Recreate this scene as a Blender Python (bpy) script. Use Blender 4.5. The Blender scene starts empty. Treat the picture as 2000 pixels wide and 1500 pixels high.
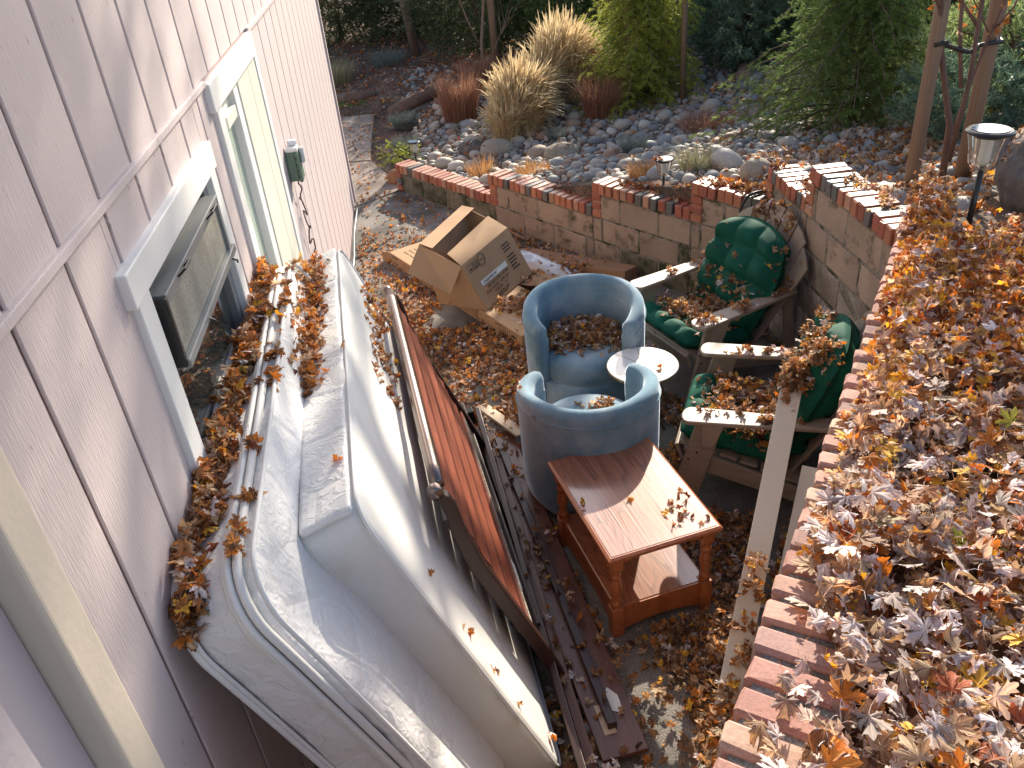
import bpy, bmesh, math, random
import numpy as np
from mathutils import Vector, Matrix, noise
random.seed(7); RNG = np.random.default_rng(7)
rad = math.radians; PI = math.pi; sin = math.sin; cos = math.cos
sc = bpy.context.scene; COL = sc.collection

# ---------------------------------------------------------------- camera, sky, sun, exposure
cam = bpy.data.cameras.new('camera'); camo = bpy.data.objects.new('camera', cam); COL.objects.link(camo)
cam.sensor_width = 36.0; cam.lens = 29.25; cam.clip_start = 0.05; cam.clip_end = 600
pit, rol = rad(32.17), rad(-5.7)
fw = Vector((0, cos(pit), -sin(pit))); up = Vector((0, sin(pit), cos(pit))); rt = Vector((1, 0, 0))
r_ = rt*cos(rol) + up*sin(rol); u_ = -rt*sin(rol) + up*cos(rol)
camo.matrix_world = Matrix((( r_.x, u_.x, -fw.x, 0), (r_.y, u_.y, -fw.y, 0), (r_.z, u_.z, -fw.z, 3.0), (0, 0, 0, 1)))
sc.camera = camo
SUN_AZ, SUN_EL = rad(19.0), rad(26.0)          # azimuth from +Y towards +X
SD = Vector((sin(SUN_AZ)*cos(SUN_EL), cos(SUN_AZ)*cos(SUN_EL), sin(SUN_EL)))
world = bpy.data.worlds.new('World'); sc.world = world; world.use_nodes = True
wn = world.node_tree; wn.nodes.clear()
wo = wn.nodes.new('ShaderNodeOutputWorld'); wb = wn.nodes.new('ShaderNodeBackground'); ws = wn.nodes.new('ShaderNodeTexSky')
ws.sky_type = 'NISHITA'; ws.sun_disc = False; ws.sun_elevation = SUN_EL; ws.sun_rotation = SUN_AZ
ws.air_density = 1.0; ws.dust_density = 1.5; ws.ozone_density = 1.0
wb.inputs['Strength'].default_value = 0.13
wn.links.new(ws.outputs[0], wb.inputs[0]); wn.links.new(wb.outputs[0], wo.inputs[0])
sun = bpy.data.lights.new('sun', 'SUN'); sun.energy = 4.4; sun.angle = rad(0.55); sun.color = (1.0, 0.89, 0.73)
suno = bpy.data.objects.new('sun', sun); COL.objects.link(suno)
suno.rotation_euler = (-SD).to_track_quat('-Z', 'Y').to_euler(); suno.location = (4, 10, 12)
sc.view_settings.view_transform = 'Standard'; sc.view_settings.look = 'None'
sc.view_settings.gamma = 1.0; sc.view_settings.exposure = 1.0; sc.view_settings.use_curve_mapping = False
sc.cycles.use_denoising = True
sc.cycles.max_bounces = 7; sc.cycles.diffuse_bounces = 4; sc.cycles.transparent_max_bounces = 12
sc.cycles.sample_clamp_indirect = 8.0

# ---------------------------------------------------------------- materials
def mat(name, col, rough=0.6, var=0.18, vs=6.0, stretch=(1, 1, 1), bump=0.15, bs=60.0, bstretch=(1, 1, 1), metal=0.0, spec=0.5,
        sheen=0.0, objvar=0.0, col2=None, mask=(8.0, 0.55, 0.65), coat=0.0, trans=0.0, fine=0.0, bd=0.01, alpha=1.0):
    m = bpy.data.materials.new(name); m.use_nodes = True; t = m.node_tree; N = t.nodes; L = t.links
    p = N['Principled BSDF']; tc = N.new('ShaderNodeTexCoord')
    src = tc.outputs['Object']
    if objvar:      # every piece gets its own patch of the pattern
        o0 = N.new('ShaderNodeObjectInfo'); of = N.new('ShaderNodeVectorMath'); of.operation = 'MULTIPLY_ADD'; of.inputs[1].default_value = (37.0, 71.0, 53.0)
        L.new(o0.outputs['Random'], of.inputs[0]); L.new(tc.outputs['Object'], of.inputs[2]); src = of.outputs[0]
    def mp(s):
        q = N.new('ShaderNodeMapping'); q.inputs['Scale'].default_value = s; L.new(src, q.inputs[0]); return q
    q = mp(stretch); nz = N.new('ShaderNodeTexNoise'); nz.inputs['Scale'].default_value = vs; nz.inputs['Detail'].default_value = 6
    L.new(q.outputs[0], nz.inputs['Vector'])
    rp = N.new('ShaderNodeMapRange'); rp.inputs['From Min'].default_value = 0.3; rp.inputs['From Max'].default_value = 0.7
    rp.inputs['To Min'].default_value = 1-var; rp.inputs['To Max'].default_value = 1+var; L.new(nz.outputs['Fac'], rp.inputs['Value'])
    val = rp.outputs[0]
    if fine:
        n3 = N.new('ShaderNodeTexNoise'); n3.inputs['Scale'].default_value = bs*1.3; n3.inputs['Detail'].default_value = 3
        q3 = mp(bstretch); L.new(q3.outputs[0], n3.inputs['Vector'])
        r3 = N.new('ShaderNodeMapRange'); r3.inputs['From Min'].default_value = 0.35; r3.inputs['From Max'].default_value = 0.65
        r3.inputs['To Min'].default_value = 1-fine; r3.inputs['To Max'].default_value = 1+fine; L.new(n3.outputs['Fac'], r3.inputs['Value'])
        mu = N.new('ShaderNodeMath'); mu.operation = 'MULTIPLY'; L.new(val, mu.inputs[0]); L.new(r3.outputs[0], mu.inputs[1]); val = mu.outputs[0]
    if objvar:
        oi = N.new('ShaderNodeObjectInfo'); ro = N.new('ShaderNodeMapRange'); ro.inputs['To Min'].default_value = 1-objvar; ro.inputs['To Max'].default_value = 1+objvar
        L.new(oi.outputs['Random'], ro.inputs['Value']); mu = N.new('ShaderNodeMath'); mu.operation = 'MULTIPLY'
        L.new(val, mu.inputs[0]); L.new(ro.outputs[0], mu.inputs[1]); val = mu.outputs[0]
    base = N.new('ShaderNodeRGB'); base.outputs[0].default_value = (*col, 1); c = base.outputs[0]
    if col2:
        n2 = N.new('ShaderNodeTexNoise'); n2.inputs['Scale'].default_value = mask[0]; n2.inputs['Detail'].default_value = 8; n2.inputs['Roughness'].default_value = 0.65
        q2 = mp(stretch); L.new(q2.outputs[0], n2.inputs['Vector'])
        r2 = N.new('ShaderNodeMapRange'); r2.inputs['From Min'].default_value = mask[1]; r2.inputs['From Max'].default_value = mask[2]
        L.new(n2.outputs['Fac'], r2.inputs['Value'])
        mx = N.new('ShaderNodeMix'); mx.data_type = 'RGBA'; L.new(r2.outputs[0], mx.inputs['Factor']); L.new(c, mx.inputs[6]); mx.inputs[7].default_value = (*col2, 1); c = mx.outputs[2]
    vm = N.new('ShaderNodeVectorMath'); vm.operation = 'SCALE'; L.new(c, vm.inputs[0]); L.new(val, vm.inputs['Scale'])
    L.new(vm.outputs[0], p.inputs['Base Color'])
    p.inputs['Roughness'].default_value = rough; p.inputs['Metallic'].default_value = metal; p.inputs['Specular IOR Level'].default_value = spec
    p.inputs['Coat Weight'].default_value = coat; p.inputs['Coat Roughness'].default_value = 0.12
    if sheen:
        p.inputs['Sheen Weight'].default_value = sheen; p.inputs['Sheen Roughness'].default_value = 0.35
    if trans:
        p.inputs['Transmission Weight'].default_value = trans
    if alpha < 1: p.inputs['Alpha'].default_value = alpha
    if bump:
        nb = N.new('ShaderNodeTexNoise'); nb.inputs['Scale'].default_value = bs; nb.inputs['Detail'].default_value = 5
        qb = mp(bstretch); L.new(qb.outputs[0], nb.inputs['Vector'])
        b = N.new('ShaderNodeBump'); b.inputs['Strength'].default_value = bump; b.inputs['Distance'].default_value = bd
        L.new(nb.outputs['Fac'], b.inputs['Height']); L.new(b.outputs[0], p.inputs['Normal'])
    return m

def woodmat(name, c1, c2, rough=0.35, scale=3.0, axis='X', coat=0.0, spec=0.5, rings=9.0):
    m = bpy.data.materials.new(name); m.use_nodes = True; t = m.node_tree; N = t.nodes; L = t.links; p = N['Principled BSDF']
    tc = N.new('ShaderNodeTexCoord'); q = N.new('ShaderNodeMapping')
    s = {'X': (0.16, 1, 1), 'Y': (1, 0.16, 1), 'Z': (1, 1, 0.16)}[axis]; q.inputs['Scale'].default_value = [v*scale for v in s]
    L.new(tc.outputs['Object'], q.inputs[0])
    n = N.new('ShaderNodeTexNoise'); n.inputs['Scale'].default_value = 1.6; n.inputs['Detail'].default_value = 2; n.inputs['Distortion'].default_value = 0.6; L.new(q.outputs[0], n.inputs['Vector'])
    mu = N.new('ShaderNodeMath'); mu.operation = 'MULTIPLY'; mu.inputs[1].default_value = rings; L.new(n.outputs['Fac'], mu.inputs[0])
    fr = N.new('ShaderNodeMath'); fr.operation = 'FRACT'; L.new(mu.outputs[0], fr.inputs[0])
    pw = N.new('ShaderNodeMath'); pw.operation = 'POWER'; pw.inputs[1].default_value = 2.5; L.new(fr.outputs[0], pw.inputs[0])
    q2 = N.new('ShaderNodeMapping'); q2.inputs['Scale'].default_value = [(v if v < 1 else 12)*scale*(1 if v < 1 else 1) for v in s]; L.new(tc.outputs['Object'], q2.inputs[0])
    n2 = N.new('ShaderNodeTexNoise'); n2.inputs['Scale'].default_value = 5; n2.inputs['Detail'].default_value = 4; L.new(q2.outputs[0], n2.inputs['Vector'])
    ad = N.new('ShaderNodeMath'); ad.operation = 'MULTIPLY_ADD'; ad.inputs[1].default_value = 0.5; L.new(pw.outputs[0], ad.inputs[0])
    r = N.new('ShaderNodeMapRange'); r.inputs['From Min'].default_value = 0.4; r.inputs['From Max'].default_value = 0.7; r.inputs['To Max'].default_value = 0.5; L.new(n2.outputs['Fac'], r.inputs['Value'])
    L.new(r.outputs[0], ad.inputs[2])
    mx = N.new('ShaderNodeMix'); mx.data_type = 'RGBA'; L.new(ad.outputs[0], mx.inputs['Factor']); mx.inputs[6].default_value = (*c1, 1); mx.inputs[7].default_value = (*c2, 1)
    L.new(mx.outputs[2], p.inputs['Base Color']); p.inputs['Roughness'].default_value = rough; p.inputs['Specular IOR Level'].default_value = spec
    p.inputs['Coat Weight'].default_value = coat; p.inputs['Coat Roughness'].default_value = 0.15
    b = N.new('ShaderNodeBump'); b.inputs['Strength'].default_value = 0.12; b.inputs['Distance'].default_value = 0.004; L.new(ad.outputs[0], b.inputs['Height']); L.new(b.outputs[0], p.inputs['Normal'])
    return m

M = {}
M['siding'] = mat('siding_paint', (0.59, 0.505, 0.50), 0.75, 0.12, 1.4, (1, 1, 0.4), 0.6, 60, (3, 3, 0.3), col2=(0.36, 0.28, 0.26), mask=(24, 0.64, 0.70), bd=0.004)
M['groove'] = mat('siding_groove', (0.46, 0.34, 0.32), 0.85, 0.1)
M['white'] = mat('white_trim', (0.80, 0.80, 0.78), 0.5, 0.05, 5, bump=0.1, bs=40, bd=0.003)
M['cream'] = mat('cream_vinyl', (0.80, 0.79, 0.68), 0.4, 0.03, 5, bump=0)
M['beige'] = mat('beige_trim', (0.64, 0.56, 0.46), 0.6, 0.05, 5, bump=0.1)
M['lavender'] = mat('lavender_shade_tone', (0.46, 0.41, 0.44), 0.7, 0.06, 3, bump=0.15, bs=50)  # lavender tone carries the shade on the near wall
M['wingrey'] = mat('grey_window_frame', (0.22, 0.23, 0.23), 0.35, 0.08, 4, bump=0)
M['black'] = mat('black_plastic', (0.018, 0.018, 0.02), 0.35, 0.1, bump=0.05)
M['screen'] = mat('window_screen', (0.30, 0.29, 0.25), 0.5, 0.25, 10, (1, 1, 0.4), 0.5, 120, fine=0.25, bd=0.003)
M['glass'] = mat('window_glass', (0.035, 0.045, 0.045), 0.02, 0.0, bump=0, spec=1.0, coat=1.0)
M['glass'].node_tree.nodes['Principled BSDF'].inputs['IOR'].default_value = 1.75
M['glass'].node_tree.nodes['Principled BSDF'].inputs['Coat Roughness'].default_value = 0.02
M['doorglass'] = mat('door_glass', (0.42, 0.50, 0.42), 0.12, 0.25, 5, (1, 1, 0.3), bump=0.25, bs=60, spec=0.8, bd=0.003)  # pale green reflection is put into the pane's base colour
M['utility'] = mat('utility_box_green', (0.10, 0.16, 0.12), 0.45, 0.08)
M['concrete'] = mat('patio_concrete', (0.22, 0.20, 0.18), 0.9, 0.3, 2.5, bump=0.5, bs=90, fine=0.35, col2=(0.09, 0.085, 0.075), mask=(1.3, 0.45, 0.62))
M['path'] = mat('path_concrete', (0.27, 0.22, 0.18), 0.9, 0.25, 2.0, bump=0.4, bs=70, fine=0.15, col2=(0.15, 0.12, 0.10), mask=(1.1, 0.5, 0.62))
M['soil'] = mat('soil', (0.10, 0.075, 0.055), 1.0, 0.4, 3.0, bump=0.8, bs=30, fine=0.4, col2=(0.16, 0.09, 0.06), mask=(2, 0.45, 0.6), bd=0.02)
M['block'] = mat('concrete_block', (0.37, 0.275, 0.205), 0.95, 0.16, 4, bump=0.35, bs=110, fine=0.12, objvar=0.13, col2=(0.09, 0.075, 0.05), mask=(5.0, 0.55, 0.66), bd=0.006)
M['blockbounce'] = mat('concrete_block_bounce_lit', (0.44, 0.385, 0.325), 0.95, 0.16, 3, bump=0.35, bs=110, fine=0.12, objvar=0.10, col2=(0.24, 0.19, 0.15), mask=(2.5, 0.48, 0.62), bd=0.006)  # paler tone stands for light bounced off the house wall
M['blockmoss'] = mat('concrete_block_mossy', (0.24, 0.20, 0.145), 0.95, 0.2, 4, bump=0.4, bs=100, fine=0.2, objvar=0.12, col2=(0.045, 0.05, 0.02), mask=(4.0, 0.44, 0.60), bd=0.006)
M['mortarblue'] = mat('grey_mortar', (0.27, 0.275, 0.27), 1.0, 0.2, 9, bump=0.8, bs=90, fine=0.3, col2=(0.13, 0.14, 0.12), mask=(6, 0.5, 0.6))
M['mortar'] = mat('mortar', (0.25, 0.21, 0.17), 1.0, 0.3, 9, bump=0.7, bs=70, fine=0.3, col2=(0.05, 0.055, 0.03), mask=(6, 0.5, 0.6))
def brickm(n, c, c2): return mat(n, c, 0.45, 0.14, 9, bump=0.3, bs=90, fine=0.12, objvar=0.12, col2=c2, mask=(9, 0.60, 0.72), bd=0.004)
BR = [brickm('brick_red', (0.37, 0.115, 0.07), (0.16, 0.06, 0.05)), brickm('brick_orange', (0.44, 0.17, 0.095), (0.24, 0.12, 0.08)),
      brickm('brick_tan', (0.45, 0.24, 0.155), (0.24, 0.15, 0.12)), brickm('brick_grey', (0.13, 0.125, 0.115), (0.07, 0.07, 0.06))]
M['mattress'] = None; M['ticking'] = mat('box_spring_ticking', (0.68, 0.67, 0.64), 0.8, 0.07, 2.2, bump=0.1, bs=200, col2=(0.44, 0.39, 0.30), mask=(1.6, 0.54, 0.76), fine=0.04)
M['piping'] = mat('mattress_piping', (0.72, 0.71, 0.69), 0.6, 0.05, bump=0.2, bs=300)
M['cherry'] = woodmat('cherry_wood', (0.30, 0.085, 0.045), (0.16, 0.04, 0.022), 0.5, 2.5, 'Y', 0.05, spec=0.3)
M['darkwood'] = mat('dark_stained_wood', (0.040, 0.015, 0.011), 0.42, 0.3, 5, (1, 0.15, 1), 0.08, 50, coat=0.12)
M['midwood'] = woodmat('worn_brown_wood', (0.16, 0.06, 0.035), (0.06, 0.022, 0.015), 0.4, 3.0, 'Y', 0.2)
M['rawwood'] = mat('raw_wood', (0.62, 0.46, 0.32), 0.7, 0.12, 8, (1, 0.2, 1), 0.1, 60)
M['steel'] = mat('brushed_bronze', (0.22, 0.17, 0.155), 0.24, 0.05, bump=0, metal=0.9)
M['bluesteel'] = mat('dark_steel', (0.11, 0.13, 0.15), 0.3, 0.1, bump=0, metal=0.4, coat=0.3)
M['oak'] = woodmat('oak_table_top', (0.40, 0.155, 0.08), (0.10, 0.028, 0.014), 0.3, 3.0, 'X', 1.0, rings=20)
M['oak'].node_tree.nodes['Principled BSDF'].inputs['Coat IOR'].default_value = 2.0; M['oak'].node_tree.nodes['Principled BSDF'].inputs['Coat Roughness'].default_value = 0.12
M['oakside'] = woodmat('oak_table_frame', (0.42, 0.13, 0.045), (0.20, 0.05, 0.02), 0.3, 4.0, 'X', 0.4, rings=8)
M['velvet'] = mat('blue_velvet', (0.125, 0.245, 0.325), 0.85, 0.28, 3.0, bump=0.12, bs=150, sheen=1.0, fine=0.08, col2=(0.30, 0.37, 0.41), mask=(1.6, 0.42, 0.60))
M['velvet'].node_tree.nodes['Principled BSDF'].inputs['Sheen Tint'].default_value = (0.72, 0.84, 0.95, 1)
M['marble'] = mat('white_marble', (0.78, 0.77, 0.75), 0.15, 0.05, 4, bump=0, coat=0.4, col2=(0.45, 0.45, 0.46), mask=(3.0, 0.60, 0.70))
M['brass'] = mat('brass_inlay', (0.30, 0.22, 0.10), 0.3, 0.05, bump=0, metal=0.8)
M['green'] = mat('green_cushion', (0.002, 0.085, 0.052), 0.75, 0.16, 5, bump=0.25, bs=300, spec=0.25, fine=0.10, bd=0.003)
M['polywood'] = woodmat('weathered_lumber', (0.36, 0.285, 0.225), (0.25, 0.195, 0.15), 0.5, 5.0, 'X', 0.0, rings=10)
M['card'] = mat('cardboard', (0.46, 0.285, 0.155), 0.85, 0.05, 3, bump=0.06, bs=80, col2=(0.40, 0.24, 0.13), mask=(2, 0.5, 0.7))
M['carddark'] = mat('damp_cardboard', (0.36, 0.20, 0.11), 0.85, 0.08, 3, bump=0.1, bs=60)
M['ink'] = mat('printed_ink', (0.05, 0.03, 0.02), 0.8, 0.0, bump=0)
M['paper'] = mat('paper_label', (0.78, 0.76, 0.70), 0.6, 0.03, bump=0)
M['plastic'] = mat('clear_plastic_bag', (0.62, 0.66, 0.70), 0.25, 0.12, 8, bump=0.6, bs=18, spec=0.8)
M['lumber'] = mat('pale_fence_board', (0.66, 0.59, 0.49), 0.75, 0.07, 3, (1, 1, 0.1), 0.15, 50, (1, 1, 0.1), objvar=0.05)
M['rubber'] = mat('black_cable', (0.02, 0.02, 0.02), 0.45, 0.1, bump=0)
M['brownwire'] = mat('brown_cord', (0.10, 0.05, 0.03), 0.5, 0.1, bump=0)
M['solar'] = mat('solar_cell', (0.16, 0.26, 0.36), 0.12, 0.1, 30, bump=0, coat=1.0)
M['lampglass'] = mat('ribbed_clear_plastic', (0.90, 0.92, 0.86), 0.08, 0.0, bump=0, trans=0.92)
M['silver'] = mat('silver_cap', (0.45, 0.43, 0.42), 0.25, 0.05, bump=0, metal=0.9)
M['lampglass'].node_tree.nodes['Principled BSDF'].inputs['IOR'].default_value = 1.25
M['lampcore'] = mat('lamp_reflector', (0.70, 0.72, 0.70), 0.25, 0.1, bump=0, metal=0.2)
M['steelpole'] = mat('black_steel_pole', (0.02, 0.02, 0.02), 0.3, 0.1, bump=0)
M['stake'] = woodmat('lodgepole_stake', (0.25, 0.17, 0.115), (0.13, 0.085, 0.06), 0.7, 2.0, 'Z', rings=5)
M['bark'] = mat('bark', (0.15, 0.10, 0.075), 0.9, 0.3, 12, (1, 1, 0.3), 0.7, 35, (1, 1, 0.25))
M['redbark'] = mat('reddish_twig_bark', (0.15, 0.085, 0.065), 0.8, 0.2, 12, bump=0.3)
M['rockdark'] = mat('dark_boulder', (0.13, 0.12, 0.115), 0.9, 0.25, 2.5, bump=0.8, bs=14, fine=0.2, col2=(0.20, 0.15, 0.12), mask=(2, 0.5, 0.62), bd=0.03)

# damask mattress cloth: pale satin with a raised leafy weave
def damask():
    m = mat('damask_ticking', (0.72, 0.71, 0.70), 0.5, 0.05, 2.0, bump=0, sheen=0.2, col2=(0.52, 0.47, 0.38), mask=(1.3, 0.55, 0.75))
    t = m.node_tree; N = t.nodes; L = t.links; p = N['Principled BSDF']
    tc = N.new('ShaderNodeTexCoord')
    v = N.new('ShaderNodeTexNoise'); v.inputs['Scale'].default_value = 15; v.inputs['Detail'].default_value = 1.5; v.inputs['Distortion'].default_value = 2.6
    L.new(tc.outputs['Object'], v.inputs['Vector'])
    r = N.new('ShaderNodeMapRange'); r.inputs['From Min'].default_value = 0.46; r.inputs['From Max'].default_value = 0.62; L.new(v.outputs['Fac'], r.inputs['Value'])
    w = N.new('ShaderNodeTexNoise'); w.inputs['Scale'].default_value = 5; w.inputs['Detail'].default_value = 3; w.inputs['Distortion'].default_value = 0.8; L.new(tc.outputs['Object'], w.inputs['Vector'])
    ad0 = N.new('ShaderNodeMath'); ad0.operation = 'MULTIPLY_ADD'; ad0.inputs[1].default_value = 3.5; L.new(w.outputs['Fac'], ad0.inputs[0]); L.new(r.outputs[0], ad0.inputs[2])
    vo = N.new('ShaderNodeTexVoronoi'); vo.feature = 'DISTANCE_TO_EDGE'; vo.inputs['Scale'].default_value = 4.2; L.new(tc.outputs['Object'], vo.inputs['Vector'])
    vr = N.new('ShaderNodeMapRange'); vr.inputs['From Max'].default_value = 0.10; vr.inputs['To Max'].default_value = 2.2; L.new(vo.outputs['Distance'], vr.inputs['Value'])
    ad = N.new('ShaderNodeMath'); ad.operation = 'ADD'; L.new(ad0.outputs[0], ad.inputs[0]); L.new(vr.outputs[0], ad.inputs[1])
    b = N.new('ShaderNodeBump'); b.inputs['Strength'].default_value = 0.30; b.inputs['Distance'].default_value = 0.007; L.new(ad.outputs[0], b.inputs['Height']); L.new(b.outputs[0], p.inputs['Normal'])
    rr = N.new('ShaderNodeMapRange'); rr.inputs['To Min'].default_value = 0.55; rr.inputs['To Max'].default_value = 0.32; L.new(r.outputs[0], rr.inputs['Value']); L.new(rr.outputs[0], p.inputs['Roughness'])
    return m
M['mattress'] = damask()

# ---------------------------------------------------------------- mesh helpers
class MB:
    def __init__(s): s.v = []; s.f = []
    def add(s, vs, fs):
        o = len(s.v); s.v += [tuple(v) for v in vs]; s.f += [tuple(i+o for i in f) for f in fs]; return s
    def hexa(s, p):      # 8 points: bottom 0-3 ccw, top 4-7
        return s.add(p, [(0, 3, 2, 1), (4, 5, 6, 7), (0, 1, 5, 4), (1, 2, 6, 5), (2, 3, 7, 6), (3, 0, 4, 7)])
    def box(s, c, sz, R=None):
        h = [x/2 for x in sz]; P = [(-1,-1,-1),(1,-1,-1),(1,1,-1),(-1,1,-1),(-1,-1,1),(1,-1,1),(1,1,1),(-1,1,1)]
        out = []
        for a in P:
            w = Vector((a[0]*h[0], a[1]*h[1], a[2]*h[2]))
            if R is not None: w = R @ w
            out.append(w + Vector(c))
        return s.hexa(out)
    def span(s, a, b):   # box from corner a to corner b
        return s.box([(x+y)/2 for x, y in zip(a, b)], [abs(y-x) for x, y in zip(a, b)])
    def beam(s, a, b, w, h, upv=(0, 0, 1)):   # box beam from a to b
        a = Vector(a); b = Vector(b); d = (b-a); L = d.length; d.normalize(); sd = d.cross(Vector(upv)); 
        if sd.length < 1e-5: sd = Vector((1, 0, 0))
        sd.normalize(); u = sd.cross(d)
        R = Matrix((( d.x, sd.x, u.x), (d.y, sd.y, u.y), (d.z, sd.z, u.z)))
        return s.box((a+b)/2, (L, w, h), R)
    def tube(s, path, r, n=8, cap=True):
        P = [Vector(p) for p in path]; k = len(P); rr = r if hasattr(r, '__len__') else [r]*k
        o = len(s.v); prev = None
        for i, p in enumerate(P):
            d = (P[min(i+1, k-1)] - P[max(i-1, 0)]).normalized()
            if prev is None:
                a = d.cross(Vector((0, 0, 1)));
                if a.length < 0.05: a = d.cross(Vector((1, 0, 0)))
            else: a = prev - d*prev.dot(d)
            a.normalize(); prev = a; b = d.cross(a)
            for j in range(n):
                t = 2*PI*j/n; s.v.append(tuple(p + (a*cos(t)+b*sin(t))*rr[i]))
        for i in range(k-1):
            for j in range(n):
                s.f.append((o+i*n+j, o+i*n+(j+1) % n, o+(i+1)*n+(j+1) % n, o+(i+1)*n+j))
        if cap: s.f.append(tuple(o+j for j in reversed(range(n)))); s.f.append(tuple(o+(k-1)*n+j for j in range(n)))
        return s
    def lathe(s, prof, c=(0, 0, 0), n=24, a0=0.0, a1=2*PI, cap=True):
        o = len(s.v); full = abs(a1-a0-2*PI) < 1e-6; m = n if full else n+1
        for r, z in prof:
            for j in range(m):
                t = a0+(a1-a0)*j/n; s.v.append((c[0]+r*cos(t), c[1]+r*sin(t), c[2]+z))
        for i in range(len(prof)-1):
            for j in range(n):
                k = (j+1) % m if full else j+1
                s.f.append((o+i*m+j, o+i*m+k, o+(i+1)*m+k, o+(i+1)*m+j))
        if cap and full:
            s.f.append(tuple(o+j for j in reversed(range(m)))); s.f.append(tuple(o+(len(prof)-1)*m+j for j in range(m)))
        return s
    def prism(s, poly, off):    # poly: list of 3D points, extruded by vector off
        n = len(poly); o = len(s.v); off = Vector(off)
        s.v += [tuple(Vector(p)) for p in poly] + [tuple(Vector(p)+off) for p in poly]
        s.f.append(tuple(o+i for i in reversed(range(n)))); s.f.append(tuple(o+n+i for i in range(n)))
        for i in range(n): s.f.append((o+i, o+(i+1) % n, o+n+(i+1) % n, o+n+i))
        return s
    def mesh(s, name, m, smooth=False):
        me = bpy.data.meshes.new(name); me.from_pydata(s.v, [], s.f); me.update()
        bm = bmesh.new(); bm.from_mesh(me); bmesh.ops.recalc_face_normals(bm, faces=bm.faces); bm.to_mesh(me); bm.free()
        if m: me.materials.append(m)
        if smooth: me.polygons.foreach_set('use_smooth', [True]*len(me.polygons))
        return me
    def build(s, name, m, parent=None, bevel=0.0, smooth=False, sub=0, seg=2):
        me = s.mesh(name, m, smooth); o = bpy.data.objects.new(name, me); COL.objects.link(o)
        if parent: o.parent = parent
        if bevel:
            b = o.modifiers.new('bevel', 'BEVEL'); b.width = bevel; b.segments = seg; b.limit_method = 'ANGLE'; b.angle_limit = rad(40)
            if smooth is False and bevel > 0: b.harden_normals = False
        if sub:
            d = o.modifiers.new('sub', 'SUBSURF'); d.levels = sub; d.render_levels = sub
        return o
def tag(o, label=None, cat=None, group=None, kind=None):
    if label: o['label'] = label
    if cat: o['category'] = cat
    if group: o['group'] = group
    if kind: o['kind'] = kind
    return o
def empty(name, loc=(0, 0, 0), rz=0.0, label=None, cat=None, group=None, mtx=None):
    o = bpy.data.objects.new(name, None); COL.objects.link(o); o.empty_display_size = 0.1
    if mtx is not None: o.matrix_world = mtx
    else: o.location = loc; o.rotation_euler = (0, 0, rz)
    return tag(o, label, cat, group)
def copy_tree(o, parent=None):
    c = o.copy(); COL.objects.link(c); c.parent = parent
    for ch in list(o.children): copy_tree(ch, c)
    return c
def frame(org, ex, ey, ez):
    ex, ey, ez = Vector(ex), Vector(ey), Vector(ez)
    return Matrix(((ex.x, ey.x, ez.x, org[0]), (ex.y, ey.y, ez.y, org[1]), (ex.z, ey.z, ez.z, org[2]), (0, 0, 0, 1)))
def text(s, size, m, parent, mtx, name='printed_text', thick=0.0004):
    cu = bpy.data.curves.new(name, 'FONT'); cu.body = s; cu.size = size; cu.extrude = thick; cu.resolution_u = 2; cu.materials.append(m)
    cu.align_x = 'CENTER'; cu.align_y = 'CENTER'
    t = bpy.data.objects.new(name, cu); COL.objects.link(t); bpy.context.view_layer.update()
    me = bpy.data.meshes.new_from_object(t.evaluated_get(bpy.context.evaluated_depsgraph_get())); bpy.data.objects.remove(t)
    o = bpy.data.objects.new(name, me); COL.objects.link(o); o.parent = parent; o.matrix_local = mtx; return o

# house frame: local x = out from the wall, y = along the wall, z = up
HA = rad(4.8); HX = Vector((cos(HA), sin(HA), 0)); HY = Vector((-sin(HA), cos(HA), 0)); HO = Vector((-0.755, 0, 0))
def hw(off, s, z): return HO + HX*off + HY*s + Vector((0, 0, z))
def hdir(off, s, z): return HX*off + HY*s + Vector((0, 0, z))

# ---------------------------------------------------------------- ground and slope
WA, WB, WC, WD = Vector((-0.98, 8.95)), Vector((1.865, 5.25)), Vector((1.94, 3.63)), Vector((0.02, 0.435))   # patio-side faces of the walls
def inside(x, y):      # signed distance into the patio from the wall polyline (positive on the patio side)
    def sd(a, b, p):   # left-hand normal side
        d = (b-a).normalized(); q = p-a; return d.cross(q) if False else (d.x*q.y - d.y*q.x)
    p = Vector((x, y))
    return min(-sd(WA, WB, p), -sd(WB, WC, p), -sd(WC, WD, p))
def hz(x, y):
    return min(.02+.19*max(9.1-y, 0)+.09*max(x+.9, 0)+.05*max(y-11, 0), 1.46)
def terrain(x, y):
    if x < -1.02 and y < 12.6: return -0.05
    t = max(0.0, min(1.0, (x+1.02)/0.25))
    z = hz(x, y)
    if y < 12.6: z = -0.03+(z+0.03)*t if y > 8.9 else z
    d = inside(x, y)
    if d > -0.10: z = -0.4 if d > -0.05 else z-(d+0.10)/0.05*(z+0.4)*0
    if d > -0.09: z = -0.4
    z += 0.02*noise.noise(Vector((x*2.5, y*2.5, 0))) if z > -0.02 else 0
    return z
xs = sorted(set([-60, -30, -12, -6, -4, -3, -2.4, -2, -1.7]+[round(-1.5+0.06*i, 3) for i in range(84)]+[3.6+0.2*i for i in range(20)]+[8, 9.5, 12, 18, 30, 60, 120]))
ys = sorted(set([-20, -6, -2, -0.5]+[round(0.0+0.06*i, 3) for i in range(155)]+[9.4+0.15*i for i in range(50)]+[17.5, 19, 22, 27, 40, 80, 200]))
gv = [(x, y, terrain(x, y)) for y in ys for x in xs]; nx = len(xs)
gf = [(j*nx+i, j*nx+i+1, (j+1)*nx+i+1, (j+1)*nx+i) for j in range(len(ys)-1) for i in range(nx-1)]
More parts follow.
